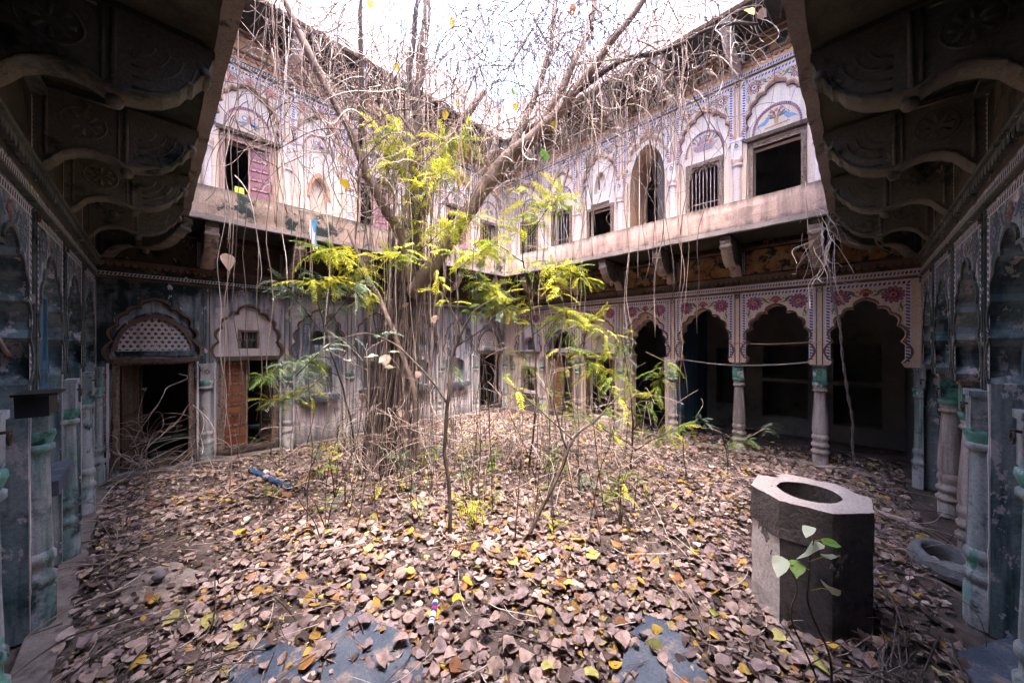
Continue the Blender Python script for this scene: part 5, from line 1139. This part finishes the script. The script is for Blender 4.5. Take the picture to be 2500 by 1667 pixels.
# ------------------------------------------------------------------ the well
WX, WY, WR, WH = 3.54, .27, .375, .86
WELL = empty('octagonal_well', (WX, WY, 0)); tag(WELL, 'octagonal stone well head with a round opening beside the right wing', 'well')
def octo(r, n=6, ph=24):
    o = []
    for k in range(8):
        a, b = R(ph + 45 * k), R(ph + 45 * (k + 1))
        for j in range(n): t = j / n; o.append((r * ((1 - t) * math.cos(a) + t * math.cos(b)), r * ((1 - t) * math.sin(a) + t * math.sin(b))))
    return o
def oct_wall(z0, z1, r, mats, nzs=10, n=8, amp=.011, wave=None):
    mb = MB(); o = octo(r, n); N = len(o)
    for k in range(8):
        vs_ = []; 
        for j in range(nzs + 1):
            for i in range(n + 1):
                x, y = o[(k * n + i) % N]; t = j / nzs; zt_ = z1 if wave is None else z1 + wave(k * n + i); zb_ = z0 if wave is None or not callable(getattr(oct_wall, 'low', None)) else z0
                z = z0 + (zt_ - z0) * t; s = 1 + nz((x * 3, y * 3, z * 4), 2.5, amp * 2) - (.012 if i in (0, n) else 0)
                vs_.append((x * s, y * s, z))
        mb.add(vs_, [(j * (n + 1) + i, j * (n + 1) + i + 1, (j + 1) * (n + 1) + i + 1, (j + 1) * (n + 1) + i) for j in range(nzs) for i in range(n)], mats[k])
    return mb
side = ['well_side'] * 8; side[2] = 'well_white'; side[1] = 'well_white'
oct_wall(-.05, .76, WR, side).build('body', WELL)
wv = lambda i: 0.0
band = oct_wall(.60, WH, WR + .006, ['well_band'] * 8, 4); 
for k, v_ in enumerate(band.v):
    if v_[2] < .605: band.v[k] = (v_[0], v_[1], .58 + .07 * noise.noise(Vector((v_[0] * 5, v_[1] * 5, 2))))
band.build('cement_band', WELL)
top = MB(); oo = octo(WR + .002, 8); hole = [(.195 * math.cos(2 * PI * i / 32), .195 * math.sin(2 * PI * i / 32)) for i in range(32)]
tri = tessellate_polygon([[Vector((x, y, 0)) for x, y in oo], [Vector((x, y, 0)) for x, y in hole]])
top.add([(x + nz((x, y, 5), 14, .012), y + nz((x, y, 8), 14, .012), WH + nz((x, y, 1), 8, .010)) for x, y in oo + hole], tri, 'well_cement'); top.build('rim', WELL)
sh = MB(); sh.lathe([(.30, .1), (.25, .4), (.205, .7), (.20, .83), (.196, .861)], (0, 0, 0), 32, 'well_band', cap=False); sh.lathe([(.0, .1), (.30, .1)], (0, 0, 0), 32, 'soil', cap=False); sh.build('shaft', WELL)
o = inst('fallen_leaf', LM[2][0], None, (WX + .21, WY + .26, WH + .012), (.1, .1, 2), .10); tag(o, 'dark withered leaf lying on the well rim', 'leaf')
mb = MB(); mb.tube(curl(Vector((WX - .10, WY + .22, WH + .01)), (.4, -.3, .1), 8, .025, .3, .05), .003, 4, 'root_pale'); tag(mb.build('dry_twig'), 'short pale twig curled over the well opening', 'twig')
# plant in front of the well
PL0 = P(2035, 1700, 2.0); S = empty('well_plant', (PL0.x, PL0.y, 0)); tag(S, 'young fig shoot with pale pointed leaves in front of the well', 'plant')
inv = Matrix.Translation((-PL0.x, -PL0.y, 0))
mb = MB(); limb(mb, [(Vector((PL0.x, PL0.y, 0)), .006)] + pp((2015, 1600, 2.0, .006), (1978, 1480, 2.0, .005), (1974, 1400, 2.0, .004), (1984, 1315, 2.0, .003)), 'stem_dark', 5); mb.build('stem', S).matrix_parent_inverse = inv
mb = MB(); limb(mb, [(Vector((PL0.x - .06, PL0.y + .05, 0)), .006)] + pp((1995, 1660, 2.02, .006), (1942, 1530, 2.02, .005), (1950, 1450, 2.03, .004), (1932, 1400, 2.03, .003)), 'stem_dark', 5); mb.build('stem', S).matrix_parent_inverse = inv
for (sx, sy, x, y, s, me, rz) in ((1980, 1440, 2025, 1440, .16, HP, -.9), (1975, 1370, 2030, 1360, .15, HP, -.8), (1984, 1320, 2030, 1322, .12, HG, -.85), (1984, 1320, 1975, 1300, .11, HP, 2.2), (1976, 1390, 1945, 1388, .11, HG, 2.4), (1950, 1380, 1905, 1385, .14, HP, 2.3), (1978, 1350, 1980, 1350, .17, HP, 1.2)):
    a, b = P(sx, sy, 2.0), P(x, y, 1.97); mb = MB(); mb.tube([a, a.lerp(b, .6) + Vector((0, 0, .012)), b], .0022, 4, 'leaf_yellow'); mb.build('petiole', S).matrix_parent_inverse = inv
    o = inst('leaf', me, S, b + Vector((0, 0, .0)), (random.gauss(.2, .35), R(22) + random.gauss(0, .2), rz + R(45)), (s, s * .75, s * .8)); o.matrix_parent_inverse = inv

# ------------------------------------------------------------------ loose things
# painted log, paper tube, stone ring
a, b = on_ground(612, 1158), on_ground(708, 1202); mb = MB(); pts = [Vector((a.x, a.y, .075)).lerp(Vector((b.x, b.y, .06)), t / 8) for t in range(9)]
mb.tube(wob(pts, .008, 4), [.036, .041, .04, .041, .04, .039, .038, .039, .035], 10, 'log_blue'); tag(mb.build('painted_log'), 'peeling blue painted wooden pole lying in the leaves at left', 'pole')
a, b = on_ground(1063, 1496), on_ground(1052, 1556); d = (b - a); a = Vector((a.x, a.y, .085)); b = Vector((b.x, b.y, .085)); T = empty('paper_tube', ((a.x + b.x) / 2, (a.y + b.y) / 2, 0)); tag(T, 'short white and blue cardboard tube in the foreground leaves', 'tube')
inv = Matrix.Translation((-T.location.x, -T.location.y, 0))
for (t0, t1, m_, r_, nm) in ((0, 1, 'tube_white', .021, 'body'), (.12, .52, 'tube_blue', .0215, 'label_band'), (.30, .40, 'tube_red', .0218, 'red_stripe'), (.72, .80, 'tube_blue', .0215, 'label_band'), (.86, .90, 'tube_blue', .0215, 'label_band')):
    mb = MB(); mb.tube([a.lerp(b, t0), a.lerp(b, t1)], r_, 14, m_, cap=(nm == 'body')); mb.build(nm, T).matrix_parent_inverse = inv
mb = MB(); mb.tube([b.lerp(a, .02), b + (b - a) * .012], .0185, 14, 'metal_black'); mb.build('hollow_shade', T).matrix_parent_inverse = inv  # closed black plug, its colour stands in for the shade inside the tube
mb = MB(); mb.lathe([(.15, .0), (.15, .08), (.165, .12), (.20, .125), (.225, .10), (.232, .04), (.22, -.03)], (0, 0, 0), 26, 'stone_grey'); o = mb.build('stone_basin', None, (4.98, -.56, .0)); o.rotation_euler = (R(10), R(-8), 0); tag(o, 'round grey stone ring lying at the foot of the right wing columns', 'stone ring')
mb = MB(); rough_box(mb, -.16, .12, -.1, .1, 0, .14, 'stone_grey', .05, .02, 7); o = mb.build('stone_block', None, (4.72, -.60, .0)); o.rotation_euler = (0, .2, .7); tag(o, 'broken grey stone leaning on the stone ring', 'stone')
mb = MB(); rough_box(mb, -.17, .17, -.14, .14, 0, .05, 'dust', .06, .015, 7); o = mb.build('broken_tile', None, (5.75, -.30, .05)); o.rotation_euler = (.3, .2, .4); tag(o, 'pale broken tile lying before the right wing columns', 'tile')
mb = MB(); mb.lathe([(0, -.035), (.03, -.028), (.05, 0), (.035, .028), (0, .035)], (0, 0, 0), 12, 'slab_blue'); o = mb.build('pebble', None, (.02, 4.15, .07)); tag(o, 'rounded blue stone on the left kerb', 'stone')
# wires between the porch columns, twisted rope, corner tangle
def wire(name, pts, r, m, label, cat):
    mb = MB(); mb.tube(smooth(pts, 8), r, 6, m); return tag(mb.build(name), label, cat)
cx = XC + .02
wire('sagging_cable', [(cx, 2.72, 1.70), (cx - .0, 2.15, 1.63), (cx + .01, 1.60, 1.60), (cx, 1.0, 1.64), (cx, .44, 1.72)], .012, 'cable', 'pale cable sagging between the porch columns', 'cable')
wire('thin_rod', [(cx - .03, 1.66, 2.02), (cx - .03, 1.1, 2.0), (cx - .03, .40, 2.04)], .007, 'wood_pink', 'thin rusty wire stretched across the middle porch arch', 'wire')
mb = MB(); q0, q1 = Vector((6.70, .32, 3.9)), on_ground(2092, 1188); q1 = Vector((q1.x + .9, q1.y + .02, .02)); ax = smooth([q0, q0.lerp(q1, .3) + Vector((.05, .02, 0)), q0.lerp(q1, .65) + Vector((.04, -.02, 0)), q1], 24)
for s in (0, PI): mb.tube([p + Vector((.012 * math.cos(i * .75 + s) + nz(p, 1.5, .05), .012 * math.sin(i * .75 + s) + nz(p + Vector((4, 4, 4)), 1.5, .05), 0)) for i, p in enumerate(ax)], .010, 5, 'rope')
tag(mb.build('twisted_rope'), 'twisted grey vine rope hanging from the right gallery corner to the ground', 'rope')
mb = MB()
for i in range(30):
    p = Vector((6.62 + random.gauss(0, .07), .34 + random.gauss(0, .09), random.uniform(3.3, 4.35))); mb.tube(curl(p, (random.gauss(0, .25), random.gauss(0, .25), -1), random.randint(8, 22), .05, .30, .22), random.choice([.0025, .003, .0045]), 4, 'root_pale', cap=False)
tag(mb.build('root_bundle', kind='stuff'), 'pale tangled roots hanging over the right gallery corner', kind='stuff')
# dry tangle in the left doorway, brushwood piles
def tangle(name, label, c, sx, sy, sz, n, mats, d=(0, 0, .6), steps=(10, 26), wild=.35, droop=.05, r=(.004, .006, .008), zmax=.28):
    bs = {}
    for i in range(n):
        p = Vector((c[0] + random.gauss(0, sx), c[1] + random.gauss(0, sy), abs(c[2] + random.gauss(0, sz)))); pts = curl(p, (d[0] + random.gauss(0, .7), d[1] + random.gauss(0, .7), d[2] + random.gauss(0, .4)), random.randint(*steps), .055, wild, droop)
        for q in pts: q.z = min(max(q.z, .02), zmax + .3 * (q.z - zmax)) if q.z > zmax else max(q.z, .02)
        m_ = random.choice(mats); bs.setdefault(m_, MB()).tube(pts, random.choice(r), 4, m_, cap=False)
    big = MB()
    for m_, b_ in bs.items(): big.add(b_.v, b_.f, m_, True)
    o = big.build(name); return tag(o, label, kind='stuff')
tangle('vine_tangle', 'dry tangled vines spilling out of the left doorway', (-.16, 7.66, .12), .07, .04, .3, 46, ['root_pale', 'root_brown', 'root_brown'], (0, -.1, .9), zmax=1.3, r=(.003, .004, .005))
tangle('vine_tangle', 'dry vine hanging down the right jamb of the left doorway', (.42, 7.72, .75), .025, .03, .35, 12, ['root_brown', 'root_pale'], (0, 0, -1), (8, 14), .2, zmax=1.4)
tangle('brushwood', 'dead brushwood heaped along the foot of the left doorway', (.05, 7.40, .05), .4, .08, .05, 40, ['root_brown', 'root_pale', 'root_dark'], (.6, -.2, .05), (8, 18), .15, .08, (.003, .004))
tangle('brushwood', 'dark brushwood piled in the lower left corner', (.12, 2.75, .08), .28, .35, .07, 60, ['root_dark', 'root_dark', 'stem_dark'], (.8, .1, .05), (12, 24), .16, .10, (.002, .003, .005))
tangle('brushwood', 'dark brushwood heaped in the lower right corner by the wall', (3.1, -.18, .08), .5, .10, .07, 80, ['root_dark', 'root_dark', 'stem_dark'], (-.5, .3, .05), (10, 22), .2, .10, (.002, .003, .005))
tangle('brushwood', 'thin dead stems at the foot of the right wing columns', (5.6, -.32, .1), .7, .10, .1, 70, ['root_dark', 'root_brown'], (0, .2, .3), (8, 16), .2, .08, (.003, .004))
tangle('brushwood', 'thin dead vines along the foot of the near left wing', (-.28, 5.4, .06), .08, .9, .06, 50, ['root_dark', 'root_brown'], (.5, .2, .2), (8, 18), .2, .08, (.003, .005))
ub = {m: MB() for m in ('root_brown', 'root_dark', 'root_pale')}
for i in range(420):
    px = random.choice([random.gauss(1180, 120), random.gauss(1480, 110), random.gauss(900, 110)]); q = P(px, 900, random.uniform(3.9, 6.6))
    if not (.6 < q.x < 6.8 and .9 < q.y < 7): continue
    k = random.choice(list(ub)); c = curl((q.x, q.y, random.uniform(.05, 1.1)), (random.gauss(0, .8), random.gauss(0, .8), random.gauss(.5, .5)), random.randint(8, 20), .06, .22, .04); ub[k].tube(c, random.choice([.002, .003, .004]), 3, k, cap=False)
big = MB()
for k, b_ in ub.items(): big.add(b_.v, b_.f, k, True)
tag(big.build('dry_undergrowth'), 'wiry dry undergrowth standing round the fig and before the right wing', kind='stuff')
mbs = {m: MB() for m in ('root_brown', 'root_dark', 'root_pale')}
for i in range(700):
    x, y = random.uniform(-.3, 7.4), random.uniform(-.3, 7.5)
    if inside_well(x, y): continue
    k = random.choice(list(mbs)); pts = curl((x, y, random.uniform(.03, .09)), (random.gauss(0, 1), random.gauss(0, 1), 0), random.randint(4, 12), .05, .18, 0)
    for q in pts: q.z = .03 + abs(q.z - .05) * .5 + .02
    mbs[k].tube(pts, random.choice([.002, .003, .004]), 3, k, cap=False)
big = MB()
for k, b_ in mbs.items(): big.add(b_.v, b_.f, k, True)
tag(big.build('fallen_twigs'), 'thin fallen twigs strewn through the leaf litter', kind='stuff')
# cloth scrap, hanging dead leaf, box in the window, black box on the left wall
Q = P(765, 535, 4.9); mb = MB(); gx = 6; gy = 9; vs_ = []
for j in range(gy + 1):
    for i in range(gx + 1):
        t = j / gy; wd = .055 * (1 - .35 * t); u = (i / gx - .5) * 2; vs_.append(Vector((Q.x, Q.y, Q.z)) + Vector((RX, RY, 0)) * (u * wd + .02 * t) + Vector((FX, FY, 0)) * (.03 * math.sin(3 * u + 4 * t)) + Vector((0, 0, -.40 * t - .03 * abs(u))))
mb.add(vs_, [(j * (gx + 1) + i, j * (gx + 1) + i + 1, (j + 1) * (gx + 1) + i + 1, (j + 1) * (gx + 1) + i) for j in range(gy) for i in range(gx)], 'cloth_white', True)
for f in range(len(mb.f)):
    if (f // gx < 4 and f % gx > 1) or (f % gx > 4 and f // gx < 8): mb.m[f] = mb.mi('cloth_blue')
tag(mb.build('cloth_scrap'), 'torn blue and white cloth scrap caught in the left strands', 'cloth')
q = P(556, 640, 5.0); o = inst('hanging_leaf', heart('leaf_dry'), None, q, (.2, R(80), R(-60)), .26); tag(o, 'large crumpled dead leaf hanging on a strand before the left gallery', 'leaf')
q = Vector((1.05, YB + .10, 4.66)); mb = MB(); rough_box(mb, -.07, .07, -.05, .05, 0, .14, 'box_lime', .05, .004); tag(mb.build('lime_box', None, q), 'lime yellow box standing in the left upper window', 'box')
LB_ = empty('wall_box', (XA + .02, 3.62, 1.62)); tag(LB_, 'black metal box jutting from the near left wall', 'box')
mb = MB(); rough_box(mb, 0, .13, -.13, .13, -.06, .07, 'metal_black', .05, .004); mb.build('case', LB_); mb = MB(); mb.box(-.01, .16, -.145, .145, .07, .085, 'metal_black'); mb.build('lid', LB_)
wire('left_wire', [P(60, 440, 3.0), P(120, 490, 3.6), P(190, 520, 4.3), P(215, 560, 4.7), P(222, 615, 5.0)], .005, 'cable', 'thin pale wire hanging along the near left cornice', 'wire')
wire('left_branch', [P(-20, 800, 2.2), P(15, 860, 2.3), P(40, 880, 2.45), P(60, 905, 2.6)], .014, 'root_brown', 'dead branch stub poking in at the left edge', 'branch')
